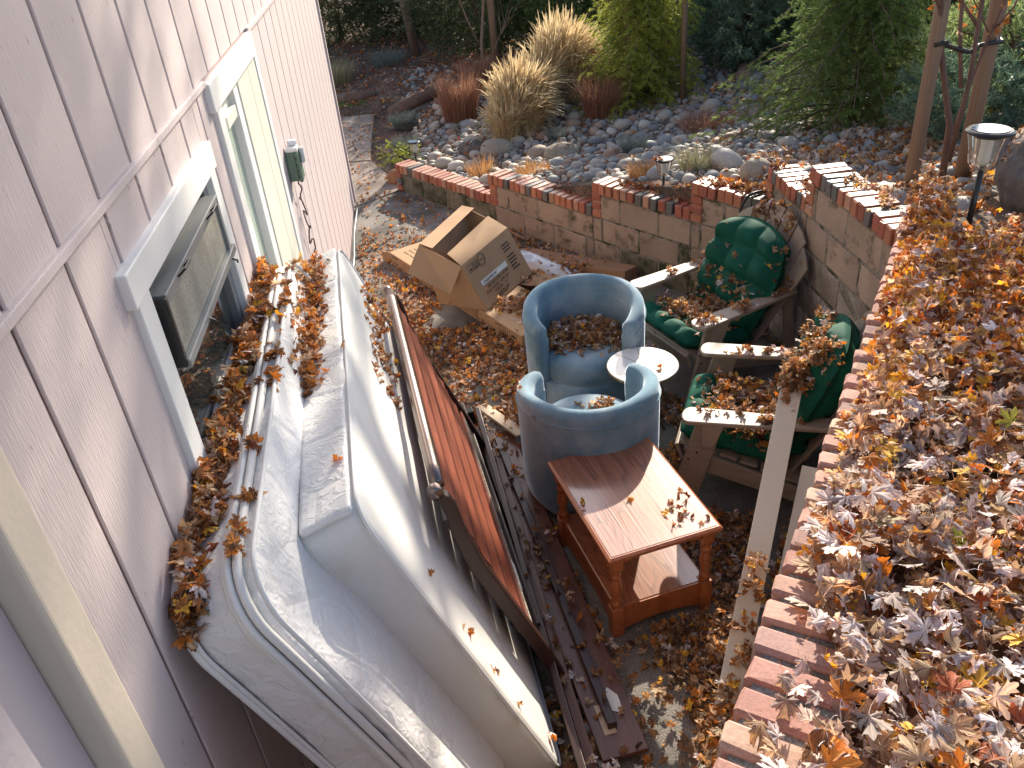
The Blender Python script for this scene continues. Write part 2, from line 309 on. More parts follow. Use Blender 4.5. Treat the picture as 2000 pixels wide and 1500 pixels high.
g = MB().add(gv, gf).build('ground', M['soil'], smooth=True); tag(g, kind='structure')
# patio slab and path slabs
def patch(name, pts, z, m, th=0.12):
    o = MB().prism([(p[0], p[1], z-th) for p in pts], (0, 0, th)).build(name, m, bevel=0.006); tag(o, kind='structure'); return o
patch('patio', [(-0.9, -1.5), (0.6, -1.5), (0.30, 0.55), (1.98, 3.62), (1.93, 5.27), (-0.88, 8.90), (-0.96, 9.03), (-1.60, 8.55)], 0.0, M['concrete'])
patch('path', [(-1.70, 8.57), (-1.52, 8.57), (-0.97, 9.05), (-1.10, 9.35), (-1.45, 10.2), (-1.80, 10.2)], 0.012, M['path'])
patch('path', [(-2.2, 10.23), (-1.46, 10.23), (-1.53, 11.1), (-1.62, 12.5), (-2.35, 12.5)], 0.02, M['path'])

# ---------------------------------------------------------------- house
house = empty('house', HO, HA, 'pale pink house wall of grooved vertical siding with white trimmed openings', 'house')
S0, S1, ZT = -2.2, 8.66, 5.3
wl = MB().span((-3.5, S0, -0.02), (-0.09, S1, ZT))
for (a_, b_) in (((S0, -0.02), (1.995, ZT)), ((2.93, -0.02), (3.402, ZT)), ((3.90, -0.02), (S1, ZT)), ((1.995, 2.165), (2.93, ZT)), ((1.995, -0.02), (2.93, 1.17)), ((3.402, 2.284), (3.90, ZT)), ((3.402, -0.02), (3.90, 0.06))):
    wl.span((-0.088, a_[0], a_[1]), (-0.010, b_[0], b_[1]))
wl.build('wall', M['groove'], house)
gr = [1.64+0.2935*k for k in range(-13, 24)] + [S1]
openings = [(1.886, 3.01, 1.16, 2.20), (3.30, 4.54, 0.05, 2.36)]
planks = {}
def plank(s0, s1, z0, z1):
    key = (round(s1-s0, 3), round(z1-z0, 3))
    if key not in planks:
        planks[key] = MB().span((-0.009, -key[0]/2, -key[1]/2), (0.0, key[0]/2, key[1]/2)).mesh('siding_plank', M['siding'])
    o = bpy.data.objects.new('siding_plank', planks[key]); COL.objects.link(o); o.parent = house; o.location = (0, (s0+s1)/2, (z0+z1)/2)
    b = o.modifiers.new('bevel', 'BEVEL'); b.width = 0.003; b.segments = 1
prev = S0
for gpos in gr:
    a, b = prev+0.0085, gpos-0.0085; prev = gpos
    plank(a, b, 2.405, ZT)
    cuts = [(a, b, 0.06, 2.385)]
    for (o0, o1, z0, z1) in openings:
        new = []
        for (c0, c1, y0, y1) in cuts:
            if c1 <= o0 or c0 >= o1: new.append((c0, c1, y0, y1)); continue
            if c0 < o0: new.append((c0, o0, y0, y1))
            if c1 > o1: new.append((o1, c1, y0, y1))
            m0, m1 = max(c0, o0), min(c1, o1)
            if z0 > y0: new.append((m0, m1, y0, z0))
            if z1 < y1: new.append((m0, m1, z1, y1))
        cuts = new
    for c in cuts:
        if c[1]-c[0] > 0.012 and c[3]-c[2] > 0.02: plank(*c)
MB().span((-0.01, S0, 2.383), (0.012, 3.245, 2.407)).span((-0.01, 4.47, 2.383), (0.012, S1+0.01, 2.407)).build('belt_flashing', M['siding'], house, bevel=0.003)
MB().span((-0.02, S1-0.005, 0.05), (0.018, S1+0.06, ZT)).build('corner_board', M['siding'], house, bevel=0.004)
MB().span((-3.5, S0-0.3, ZT), (0.28, S1+0.35, ZT+0.16)).build('roof', M['groove'], house)
# return wall, shade painted in as lavender, with its beige corner board, close by the camera
near = MB()
near.span((0.0, S0, 0.0), (0.05, 0.90, ZT)); near.build('painted_panel', M['lavender'], house)
for s0_, s1_ in ((0.62, 0.70), (0.38, 0.50), (0.1, 0.22)):
    MB().span((0.05, s0_, 0.0), (0.062, s1_, ZT)).build('painted_batten', M['lavender'], house, bevel=0.004)
MB().span((0.0, 0.905, 0.0), (0.100, 1.005, ZT)).build('corner_board', M['beige'], house, bevel=0.012, seg=4)

# window with its trim, glass and the framed insert
win = MB(); win.span((-0.03, 1.885, 1.16), (0.020, 1.99, 2.151)); win.span((-0.03, 2.925, 1.16), (0.020, 3.01, 2.151)); win.span((-0.03, 1.90, 1.08), (0.030, 3.01, 1.17))
win.span((-0.008, 1.853, 2.152), (0.026, 3.03, 2.245))
window = win.build('window', M['white'], house, bevel=0.004)
fr = MB()
for a, b in (((-0.05, 1.995, 1.16), (-0.01, 2.03, 2.16)), ((-0.05, 2.87, 1.16), (-0.005, 2.93, 2.16)), ((-0.05, 1.99, 2.115), (-0.008, 2.93, 2.165)), ((-0.05, 1.99, 1.17), (-0.012, 2.93, 1.21))): fr.span(a, b)
fr.build('window_frame', M['wingrey'], window, bevel=0.003)
MB().span((-0.05, 2.0, 1.18), (-0.032, 2.92, 2.14)).build('window_glass', M['glass'], window)
ins = MB(); ins.span((-0.03, 2.03, 1.885), (0.036, 2.052, 2.095)); ins.build('sash_side', M['black'], window, bevel=0.003)
MB().span((-0.03, 2.052, 1.905), (0.024, 2.865, 2.085)).build('screen_panel', M['screen'], window)
MB().span((-0.03, 2.052, 2.066), (0.034, 2.87, 2.098)).span((-0.03, 2.845, 1.9), (0.034, 2.87, 2.09)).build('sash_top', M['wingrey'], window, bevel=0.003)
MB().span((-0.03, 2.04, 1.876), (0.044, 2.90, 1.903)).build('sash_bar', M['wingrey'], window, bevel=0.004)
for s_ in (2.20, 2.66):
    MB().tube([(0.033, s_, 2.085), (0.058, s_, 2.105), (0.058, s_+0.075, 2.105), (0.033, s_+0.075, 2.085)], 0.0035, 6).build('handle', M['black'], window)
for s_ in (2.33, 2.80):
    MB().tube([(0.043, s_, 1.885), (0.060, s_, 1.875), (0.056, s_+0.015, 1.862)], 0.004, 6).build('latch', M['black'], window)

# glazed door with its cream frame
dr = MB(); dr.span((-0.008, 3.25, 2.285), (0.024, 4.47, 2.392)); dr.span((-0.03, 3.30, 0.04), (0.018, 3.40, 2.286)); dr.span((-0.03, 4.46, 0.04), (0.012, 4.55, 2.372))
door = dr.build('door', M['white'], house, bevel=0.004)
MB().span((-0.03, 3.90, 0.04), (0.006, 4.225, 2.284)).build('door_panel', M['cream'], door, bevel=0.003)
MB().span((-0.03, 4.232, 0.04), (0.006, 4.458, 2.284)).build('door_panel', M['cream'], door, bevel=0.003)
MB().span((-0.05, 3.402, 0.06), (-0.022, 3.55, 2.284)).build('door_jamb', M['white'], door)
MB().span((-0.06, 3.55, 2.15), (-0.006, 3.80, 2.20)).span((-0.06, 3.40, 2.2), (-0.03, 3.90, 2.284)).build('door_head', M['cream'], door, bevel=0.003)
MB().span((-0.05, 3.79, 0.06), (0.000, 3.895, 2.284)).build('door_stile', M['white'], door, bevel=0.004)
MB().span((-0.055, 3.40, 0.08), (-0.035, 3.80, 2.20)).build('door_glass', M['doorglass'], door)

# green outlet box with plug cord
ub = empty('outlet_box', hw(0.0, 4.80, 1.62), HA, 'green weatherproof outlet box mounted on the pink wall beyond the glazed door', 'outlet box')
MB().span((0.002, -0.05, -0.085), (0.055, 0.05, 0.08)).build('box_body', M['utility'], ub, bevel=0.006)
MB().span((0.055, -0.058, -0.09), (0.075, 0.058, 0.085)).build('cover', M['utility'], ub, bevel=0.005)
MB().span((0.01, -0.045, 0.081), (0.075, 0.03, 0.105)).build('top_cap', M['white'], ub, bevel=0.006)
MB().span((0.02, 0.0, 0.106), (0.07, 0.045, 0.135)).span((0.076, 0.01, 0.0), (0.10, 0.045, 0.09)).build('bubble_cover', M['plastic'], ub, bevel=0.008)
for k in range(4): MB().lathe([(0.0, 0), (0.005, 0), (0.005, 0.005), (0, 0.005)], (0.06, -0.061, -0.06+0.035*k), 8, cap=False).build('screw', M['steel'], ub)
cord = [hw(0.045, 4.80, 1.535)]
for k in range(60):
    t = k/59.0; cord.append(hw(0.03+0.012*sin(t*25), 4.83+0.03*t+0.022*sin(t*17)*(1 if 0.15 < t < 0.8 else 0.2), 1.50-0.50*t+0.03*sin(t*34)*(1 if 0.15 < t < 0.8 else 0)))
for k in range(5): cord.append(hw(0.03, 4.87+0.02*k, 0.98-0.2*k))
tag(MB().tube(cord, 0.0045, 6).build('power_cord', M['brownwire'], smooth=True), 'looped brown cord hanging below the green outlet box', 'cord')
cb = [hw(0.03+0.008*sin(k*1.3), 8.62-0.25*k, 0.055+0.02*abs(sin(k*0.9))) for k in range(15)]
tag(MB().tube(cb, 0.012, 8).build('conduit', M['bluesteel'], smooth=True), 'thin grey conduit running along the foot of the pink wall', 'conduit')

# ---------------------------------------------------------------- retaining walls
def beveled_box(sx, sy, sz, w, m, jitter=0.0, rounds=1):
    bm = bmesh.new(); bmesh.ops.create_cube(bm, size=1.0)
    for v in bm.verts: v.co = Vector((v.co.x*sx, v.co.y*sy, v.co.z*sz))
    bmesh.ops.bevel(bm, geom=bm.edges[:], offset=w, segments=rounds, profile=0.6, affect='EDGES')
    for v in bm.verts: v.co += Vector((random.uniform(-1, 1), random.uniform(-1, 1), random.uniform(-1, 1)))*jitter
    me = bpy.data.meshes.new('brick'); bm.to_mesh(me); bm.free(); me.materials.append(m); return me
CAPM = [[beveled_box(0.200, 0.065, 0.090, 0.006, b, 0.0032) for _ in range(4)] for b in BR]      # x = across the wall
PINKM = [[beveled_box(0.200, 0.066, 0.090, 0.007, b, 0.0034) for _ in range(4)] for b in (brickm('brick_pink', (0.47, 0.27, 0.215), (0.33, 0.17, 0.14)), brickm('brick_mauve', (0.42, 0.22, 0.18), (0.28, 0.15, 0.13)), brickm('brick_buff', (0.52, 0.34, 0.26), (0.36, 0.22, 0.17)), brickm('brick_dusty', (0.38, 0.23, 0.20), (0.24, 0.16, 0.14)))]
for _b in PINKM:
    for _m in _b:
        if not _m.materials[0].name.startswith('brick_grey'): _m.materials[0].node_tree.nodes['Principled BSDF'].inputs['Roughness'].default_value = 0.8
FLATM = [[beveled_box(0.100, 0.190, 0.060, 0.006, b, 0.003) for _ in range(3)] for b in BR]
def inst(me, name, parent, loc, rz=0.0, tilt=0.0):
    o = bpy.data.objects.new(name, me); COL.objects.link(o); o.parent = parent; o.location = loc; o.rotation_euler = (random.uniform(-1, 1)*tilt, random.uniform(-1, 1)*tilt, rz); return o
def pick(): return random.choices([0, 1, 2, 3], [5, 4, 2.4, 0.9])[0]
BLK = {}
def wall_run(root, A, B, top_of, courses, mpick, cap_pitch, steps, capn='brick', caps=None, lowj=0.075, mort='mortar'):
    """blocks and rowlock cap along A->B in the root's local frame: x = along, y = towards the bank"""
    L = (B-A).length
    for c in range(courses):
        s = -0.203*(c % 2); zc = 0.203*c+0.1015
        while s < L:
            a, b = max(s, 0.0), min(s+0.406, L); s += 0.406
            if b-a < 0.05: continue
            mid = (a+b)/2
            # a block may be cut where the wall steps
            for (q0, q1, zt) in steps:
                u0, u1 = max(a, q0), min(b, q1)
                if u1-u0 < 0.04 or zc+0.09 > zt-0.09: continue
                mm = mpick(mid, zc); key = (round(u1-u0, 2), mm.name)
                if key not in BLK: BLK[key] = beveled_box(key[0]-0.011, 0.19, 0.193, 0.009, mm, 0.003)
                inst(BLK[key], 'block', root, ((u0+u1)/2, 0.10+random.uniform(-0.002, 0.002), zc))
    core = MB()
    for (q0, q1, zt) in steps: core.span((q0+0.002, 0.009, -0.05), (q1-0.002, 0.19, zt-lowj))
    core.build('mortar_core', M[mort], root)
    for si, (q0, q1, zt) in enumerate(steps):
        n = max(1, int(round((q1-q0)/cap_pitch))); p = (q1-q0)/n
        for k in range(n):
            o = inst(random.choice((caps or CAPM)[pick()]), capn, root, (q0+p*(k+0.5), 0.088+random.uniform(-0.006, 0.006), zt-0.045+random.uniform(-0.003, 0.003)), PI/2+random.uniform(-0.02, 0.02), 0.012)
def wall_root(A, B, label):
    d = (B-A).normalized(); nrm = Vector((-d.y, d.x))    # left of A->B ...
    return empty('retaining_wall', mtx=frame((A.x, A.y, 0), (d.x, d.y, 0), (nrm.x, nrm.y, 0), (0, 0, 1)), label=label, cat='wall')
# back wall, stepping up from the far end to the corner
rb = wall_root(WA, WB, 'low stepped block wall with a red brick cap behind the cardboard boxes'); LB = (WB-WA).length
stB = [(0.0, 1.56, 0.305), (1.56, 2.94, 0.508), (2.94, 3.97, 0.711), (3.97, LB-0.02, 0.914)]
wall_run(rb, WA, WB, None, 5, lambda s, z: M['blockmoss'] if (s < 1.5 or (z < 0.25 and s > 3.4) or random.random() < 0.12) else M['block'], 0.077, stB)
for (s_, z0, z1) in ((1.575, 0.22, 0.508), (2.955, 0.42, 0.711), (3.985, 0.62, 0.914)):    # brick piers at the steps
    z = z1-0.09
    while z > z0+0.05:
        inst(random.choice(FLATM[pick()]), 'brick', rb, (s_+0.035, 0.09, z-0.034), 0.0, 0.004); z -= 0.070
for k in range(3):
    inst(random.choice(FLATM[pick()]), 'brick', rb, (-0.052, 0.088, 0.215-0.07*k-0.034), 0.0, 0.004)
inst(random.choice(CAPM[0]), 'brick', rb, (-0.045, 0.088, 0.26), PI/2, 0.004)
# side wall B
rB = wall_root(WB, WC, 'tall block wall with a brick cap behind the farther armchair'); L2 = (WC-WB).length
wall_run(rB, WB, WC, None, 7, lambda s, z: M['blockbounce'] if (z < 0.85 or s < 0.3) else M['block'], 0.077, [(-0.14, 0.50, 1.117), (0.50, L2-0.02, 1.32)])  # lower courses and corner take the bounce-lit block tone
for k in range(3): inst(random.choice(FLATM[pick()]), 'brick', rB, (0.53, 0.088, 1.32-0.09-0.034-0.07*k), 0.0, 0.004)
for k in range(3): inst(random.choice(FLATM[pick()]), 'brick', rB, (-0.11, 0.088, 1.117-0.09-0.034-0.07*k), 0.0, 0.004)
# near wall C
rC = wall_root(WC, WD, 'near brick-capped wall edging the leaf bed beside the pale boards'); L3 = (WD-WC).length
wall_run(rC, WC, WD, None, 8, lambda s, z: M['block'], 0.086, [(0.0, L3, 1.522)], caps=PINKM, lowj=0.012, mort='mortarblue')
# ---------------------------------------------------------------- soft slabs (mattress, box spring)
def soft_slab(t, L, Hh, r=0.03, n=(6, 40, 30), wob=0.004, fr=5.0, bend=0.0, seed=0.0, pinch=0.0, rc=0.0):
    """rounded box 0..t, 0..L, 0..Hh with gentle dents"""
    bm = bmesh.new(); idx = {}
    def P(i, j, k): 
        key = (i, j, k)
        if key in idx: return idx[key]
        x, y, z = t*i/n[0], L*j/n[1], Hh*k/n[2]
        cx, cy, cz = min(max(x, r), t-r), min(max(y, r), L-r), min(max(z, r), Hh-r)
        d = Vector((x-cx, y-cy, z-cz))
        if d.length > 1e-9:
            # push onto rounded shell
            m_ = max(abs(d.x), abs(d.y), abs(d.z)); q = d.normalized()*m_ if m_ > 0 else d
            p = Vector((cx, cy, cz))+q
        else: p = Vector((x, y, z))
        if rc:
            ey_, ez_ = min(max(p.y, rc), L-rc), min(max(p.z, rc), Hh-rc); q2_ = Vector((p.y-ey_, p.z-ez_)); mq = max(abs(q2_.x), abs(q2_.y))
            if q2_.length > 1e-6: q2_ = q2_.normalized()*mq; p.y, p.z = ey_+q2_.x, ez_+q2_.y
        nv = Vector((x-t/2, 0, 0)).normalized() if abs(x-t/2) > t/2-1e-6 else Vector((0, 0, 0))
        w = wob*(noise.noise(Vector((x*fr+seed, y*fr, z*fr)))*1.0+0.5*noise.noise(Vector((x*fr*3+seed, y*fr*3, z*fr*3))))
        c = (p-Vector((t/2, L/2, Hh/2))); c.normalize()
        p = p + c*w*2
        p.x -= bend*sin(PI*min(1, p.z/Hh)) + pinch*max(0.0, 1-abs(p.z/Hh-0.86)/0.22)
        idx[key] = bm.verts.new(p); return idx[key]
    def face(a, b, c, d): bm.faces.new((a, b, c, d))
    for j in range(n[1]):
        for k in range(n[2]):
            for i in (0, n[0]): face(P(i, j, k), P(i, j+1, k), P(i, j+1, k+1), P(i, j, k+1))
    for i in range(n[0]):
        for k in range(n[2]):
            for j in (0, n[1]): face(P(i, j, k), P(i+1, j, k), P(i+1, j, k+1), P(i, j, k+1))
    for i in range(n[0]):
        for j in range(n[1]):
            for k in (0, n[2]): face(P(i, j, k), P(i+1, j, k), P(i+1, j+1, k), P(i, j+1, k))
    bmesh.ops.recalc_face_normals(bm, faces=bm.faces); me = bpy.data.meshes.new('slab'); bm.to_mesh(me); bm.free()
    me.polygons.foreach_set('use_smooth', [True]*len(me.polygons)); return me
def addmesh(name, me, m, parent):
    me.name = name; me.materials.append(m); o = bpy.data.objects.new(name, me); COL.objects.link(o); o.parent = parent; return o
def ring(x, L, Hh, r, y0=0.0, z0=0.0, bend=0.0, n=7):    # rounded rectangle in the y-z plane
    P = []
    for (cy, cz, a0) in ((L-r, Hh-r, 0), (r, Hh-r, 90), (r, r, 180), (L-r, r, 270)):
        for k in range(n+1):
            a = rad(a0+90*k/n); P.append((x, y0+cy+r*cos(a), z0+cz+r*sin(a)))
    Q = []
    for i, p in enumerate(P+[P[0]]):
        if Q:
            a = Vector(Q[-1]); b = Vector(p); m_ = int((b-a).length/0.06)
            for q in range(1, m_): Q.append(tuple(a.lerp(b, q/m_)))
        Q.append(p)
    return [(p[0]-bend*sin(PI*min(1, max(0, p[2]/Hh))), p[1], p[2]) for p in Q]
def slab_frame(off_foot, s, z, tilt, yaw):
    ez = hdir(-sin(tilt), 0, cos(tilt)); ey = hdir(sin(yaw), cos(yaw), 0); ex = ey.cross(ez); ex.normalize(); ez = ex.cross(ey)
    return frame(hw(off_foot, s, z), ex, ey, ez)
# mattress against the wall: local x = thickness (towards the patio), y = along, z = up
MT = rad(20.5)
mt = empty('mattress', mtx=slab_frame(0.555, 1.40, 0.10, MT, rad(-2.1)), label='thick white pillow-top mattress standing on edge against the pink wall under the window', cat='mattress')
addmesh('mattress_core', soft_slab(0.155, 2.02, 1.555, 0.03, (5, 60, 48), 0.006, 5, -0.012, rc=0.15), M['mattress'], mt)
pt = addmesh('pillow_top', soft_slab(0.060, 2.00, 1.535, 0.028, (4, 60, 46), 0.010, 4.2, -0.012, 3.3, 0.035, 0.14), M['mattress'], mt); pt.location = (0.168, 0.01, 0.012)
addmesh('gusset', soft_slab(0.03, 1.96, 1.49, 0.01, (2, 20, 20), 0.0, rc=0.14), M['mattress'], mt).location = (0.148, 0.03, 0.03)
for x_, r_p in ((0.004, 0.011), (0.152, 0.011), (0.018, 0.006), (0.140, 0.006)):
    MB().tube(ring(x_, 2.03, 1.563, 0.155, -0.005, -0.004, -0.012), r_p, 6, False).build('piping', M['piping'], mt, smooth=True)
for x_, r_p in ((0.176, 0.013), (0.222, 0.008)):
    MB().tube(ring(x_, 2.012, 1.545, 0.145, 0.004, 0.008, -0.012), r_p, 6, False).build('piping', M['piping'], mt, smooth=True)
# box spring leaning on it
bs = empty('box_spring', mtx=slab_frame(0.962, 1.80, 0.06, rad(20), rad(-3.7)), label='cream cloth box spring leaning against the mattress beside the dark headboard', cat='box spring')
addmesh('spring_cover', soft_slab(0.205, 2.03, 1.53, 0.02, (6, 60, 44), 0.008, 3.0, rc=0.09), M['ticking'], bs).location = (-0.205, 0, 0)
MB().tube(ring(-0.004, 2.034, 1.534, 0.10, -0.002, -0.002), 0.006, 6, False).build('piping', M['piping'], bs, smooth=True)
MB().tube(ring(-0.198, 2.034, 1.534, 0.06, -0.002, -0.002), 0.006, 6, False).build('piping', M['piping'], bs, smooth=True)
q_ = addmesh('quilted_edge', soft_slab(0.17, 1.99, 0.02, 0.008, (10, 80, 1), 0.008, 9.0, 0, 7), M['mattress'], bs); q_.location = (-0.188, 0.02, 1.518)

# ---------------------------------------------------------------- bed parts
# headboard: local x = face normal towards the patio, y = along the rail, z = up the board
hbz = hdir(-0.33, 0, 0.944).normalized(); hby = hdir(-0.09, 0.996, 0).normalized(); hbx = hby.cross(hbz).normalized(); hbz = hbx.cross(hby)
hb = empty('headboard', mtx=frame(hw(1.045, 2.25, 0.005), hbx, hby, hbz), label='sleigh headboard of cherry boards leaning on the box spring', cat='headboard')
HL = 1.69
MB().tube([(0.012, 0.03+0.1*k*(HL-0.06)/1.6, 1.235) for k in range(17)], 0.026, 14).build('top_rail', M['steel'], hb, smooth=True)
for y_ in (0.0, HL):
    post = MB(); prof = [(0.0, 0.0, .05), (0.0, 0.3, .055), (-0.015, 0.6, .06), (-0.025, 0.85, .062), (-0.01, 1.03, .058), (0.012, 1.13, .05), (0.012, 1.20, .042), (0.0, 1.225, .034)]
    pts = []
    for (x, z, w) in prof: pts.append((x-w/2, z))
    back = [(x+w/2, z) for (x, z, w) in prof][::-1]
    poly = [(p[0], y_-0.02, p[1]) for p in pts+back]
    post.prism(poly, (0, 0.045, 0)); po = post.build('post', M['darkwood'], hb, bevel=0.006)
    MB().lathe([(0.0, -0.028), (0.026, -0.020), (0.0285, -0.015), (0.0285, 0.015), (0.026, 0.020), (0.0, 0.020)], (0, 0, 0), 24, cap=False).build('rail_cap', M['steel'], po, smooth=True).matrix_local = Matrix.Translation((0, y_, 1.235)) @ Matrix.Rotation(PI/2, 4, 'X')
    MB().lathe([(0.0, 0), (0.005, 0), (0.004, 0.003), (0, 0.003)], (0, 0, 0), 8, cap=False).build('screw', M['steel'], po).matrix_local = Matrix.Translation((0.042, y_, 1.16)) @ Matrix.Rotation(PI/2, 4, 'Y')
zz = 1.16
for k, w in enumerate((0.080, 0.098, 0.112, 0.118, 0.125)):
    c = 0.012-0.004*k
    b = MB(); n = 5
    for q in range(n):
        z0, z1 = zz-w*(q+1)/n, zz-w*q/n; bow = lambda z: c-0.006*sin(PI*(zz-z)/w)
        b.hexa([(bow(z0)-0.009, 0.03, z0), (bow(z0)+0.009, 0.03, z0), (bow(z0)+0.009, HL-0.03, z0), (bow(z0)-0.009, HL-0.03, z0), (bow(z1)-0.009, 0.03, z1), (bow(z1)+0.009, 0.03, z1), (bow(z1)+0.009, HL-0.03, z1), (bow(z1)-0.009, HL-0.03, z1)])
    b.build('headboard_plank', M['cherry'], hb); zz -= w
    MB().span((c-0.052, 0.02, zz-0.052), (c-0.036, HL-0.02, zz+0.003)).build('gap_shade', M['black'], hb); zz -= 0.048  # black strip stands for the shade in the gap between planks
MB().span((-0.01, 0.02, zz-0.05), (0.012, HL-0.02, zz-0.002)).build('bottom_rail', M['cherry'], hb, bevel=0.004)
MB().span((0.0135, 0.06, zz-0.030), (0.0155, HL-0.1, zz-0.006)).build('staple_strip', mat('staple_strip', (0.42, 0.38, 0.30), 0.6, 0.6, 120, bump=0.5, fine=0.5), hb)
MB().span((0.0135, 0.26, zz-0.046), (0.0165, 0.42, zz-0.012)).build('paper_tag', M['paper'], hb)
MB().span((-0.012, 0.0, 0.02), (0.004, HL, zz-0.052)).build('footer_board', M['darkwood'], hb, bevel=0.005)

def rail(name, a, b, w, h, m, label, group=None, ledge=None, lm=None, zb=0.03, tiltz=0.0, cat='bed rail'):
    a = Vector(a); b = Vector(b); d = (b-a); L = d.length; d.normalize(); sd = Vector((d.y, -d.x, 0)).normalized(); u = sd.cross(d)
    if tiltz: 
        Rt = Matrix.Rotation(tiltz, 3, d); sd = Rt @ sd; u = Rt @ u
    root = empty(name, mtx=frame(a, sd, d, u), label=label, cat=cat, group=group)
    MB().span((-w/2, 0, 0), (w/2, L, h)).build('board', m, root, bevel=0.004)
    if ledge: 
        for (x0, x1, z0, z1) in ledge: MB().span((x0, 0.12, z0), (x1, L-0.10, z1)).build('cleat', lm or m, root, bevel=0.003)
    return root, L
GR = 'long bed rails lying on the leafy patio'
rA, LA = rail('bed_rail', (0.295, 1.93, 0.035), (-0.125, 4.12, 0.05), 0.19, 0.024, M['midwood'], 'wide brown bed rail with a pale torn sticker at its near end', GR, [(-0.03, 0.008, 0.0245, 0.062)], M['darkwood'])
MB().span((-0.05, 0.10, 0.0245), (0.0, 0.24, 0.026)).build('torn_sticker', M['rawwood'], rA)
MB().add([(0.01, 0.20, 0.0275), (0.055, 0.17, 0.0275), (0.06, 0.26, 0.0275), (0.03, 0.31, 0.0275), (0.01, 0.28, 0.0275)], [(0, 1, 2, 3, 4)]).build('torn_sticker', M['paper'], rA)
rBd, LBd = rail('bed_rail', (0.165, 1.62, 0.03), (-0.205, 4.22, 0.05), 0.030, 0.15, M['darkwood'], 'narrow dark bed rail standing on edge next to the wide brown rail', GR, [(0.0155, 0.055, 0.01, 0.035)], M['midwood'], tiltz=rad(-8))
rCd, LCd = rail('bed_rail', (0.035, 2.50, 0.03), (-0.29, 4.28, 0.04), 0.026, 0.17, M['darkwood'], 'dark bed rail on edge with a small raw wood block on its side', GR, [(0.014, 0.05, 0.012, 0.04)], M['midwood'], tiltz=rad(-10))
MB().span((-0.055, 0.17, 0.075), (-0.014, 0.30, 0.135)).build('corner_block', M['rawwood'], rCd, bevel=0.003)
MB().lathe([(0, 0), (0.006, 0), (0.006, 0.002), (0, 0.002)], (0, 0, 0), 8, cap=False).build('screw', M['black'], rCd).matrix_local = Matrix.Translation((-0.056, 0.205, 0.105)) @ Matrix.Rotation(-PI/2, 4, 'Y')
MB().span((-0.015, LCd-0.02, 0.0), (0.05, LCd+0.04, 0.10)).build('bracket', M['black'], rCd, bevel=0.003)
rD, LD = rail('steel_rail', (-0.055, 2.46, 0.02), (-0.40, 4.30, 0.03), 0.035, 0.09, M['bluesteel'], 'dark blue-grey steel rail along the foot of the headboard', None, [(-0.05, -0.0185, 0.0, 0.012)], tiltz=rad(-14), cat='rail')
rail('wood_offcut', (0.03, 4.02, 0.10), (-0.21, 4.36, 0.11), 0.085, 0.018, M['rawwood'], 'short raw wood slat end sticking up at the far end of the bed rails', tiltz=rad(10), cat='slat')

# ---------------------------------------------------------------- cartons
def panel(parent, name, P, m, th=0.005):
    a, b, c, d = [Vector(p) for p in P]; nn = (b-a).cross(d-a).normalized()*th
    return MB().hexa([a, b, c, d, a+nn, b+nn, c+nn, d+nn]).build(name, m, parent)
F4, F3 = Vector((-0.134, 5.653, .125)), Vector((0.250, 6.244, .125)); F1, F2 = Vector((-0.285, 5.660, .50)), Vector((0.085, 6.325, .50))
L1, L2 = Vector((-0.580, 5.80, .65)), Vector((-0.262, 6.52, .65)); L4, L3 = Vector((-0.50, 5.86, .125)), Vector((-0.12, 6.45, .125))
carton = empty('open_carton', label='open tilted cardboard carton with printed text, flaps spread, on the flat carton', cat='carton')
panel(carton, 'printed_side', (F4, F3, F2, F1), M['card']); panel(carton, 'back_side', (L3, L4, L1, L2), M['card'])
panel(carton, 'end_side', (L4, F4, F1, L1), M['card']); panel(carton, 'end_side', (F3, L3, L2, F2), M['card']); panel(carton, 'bottom', (L4, L3, F3, F4), M['card'])
# flaps: two long ones nearly shut with a gap, one short hanging at the near end, one standing off at the far end
i1, i2 = F1.lerp(L1, 0.40)+Vector((0, 0, 0.012)), F2.lerp(L2, 0.42)+Vector((0, 0, 0.02))
panel(carton, 'flap', (F1, F2, i2, i1+Vector((0.02, 0.03, 0))), M['card'])
j1, j2 = F1.lerp(L1, 0.60)+Vector((0, 0, 0.01)), F2.lerp(L2, 0.60)+Vector((0, 0, 0.015))
panel(carton, 'flap', (L2, L1, F1.lerp(L1, 0.68)+Vector((0, 0, 0.02)), F2.lerp(L2, 0.72)+Vector((0, 0, 0.03))), M['card'])
dn = Vector((-0.105, -0.13, -0.165))
panel(carton, 'flap', (L1, F1, F1+dn*0.98+Vector((0.0, 0.06, -0.02)), L1+dn*1.0), M['card'])
panel(carton, 'flap', (F2, L2, L2+Vector((0.15, 0.18, -0.20)), F2+Vector((0.15, 0.12, -0.16))), M['card'])
e1 = (F2-F1).normalized(); e2 = (F1-F4); e2 = (e2-e1*e2.dot(e1)).normalized(); nn = e1.cross(e2)
if nn.dot(Vector((1, -1, 0.3))) < 0: nn = -nn
def onface(u, v, o=0.0065): # u along e1 from left (0..1), v from top (0..1)
    a = F1.lerp(F2, u); b = F4.lerp(F3, u); return a.lerp(b, v)+nn*o
def fm(u, v, flip=1): 
    return frame(onface(u, v), e1, e1.cross(-nn)*-1 if False else nn.cross(e1), nn)
text('CN20190CAA21344P60', 0.034, M['ink'], carton, fm(0.40, 0.52))
panel(carton, 'label_strip', (onface(0.13, 0.57, 0.0055), onface(0.67, 0.57, 0.0055), onface(0.67, 0.465, 0.0055), onface(0.13, 0.465, 0.0055)), M['paper'], 0.0006)
for k, s in enumerate(('SIZE: 60.5 x 40.2 x 43 CM', 'N.W. 14.0 KGS   G.W. 16.5 KGS', 'CTN NO.   1 / 1', 'MADE IN CHINA')): text(s, 0.032, M['ink'], carton, fm(0.42, 0.63+0.085*k))
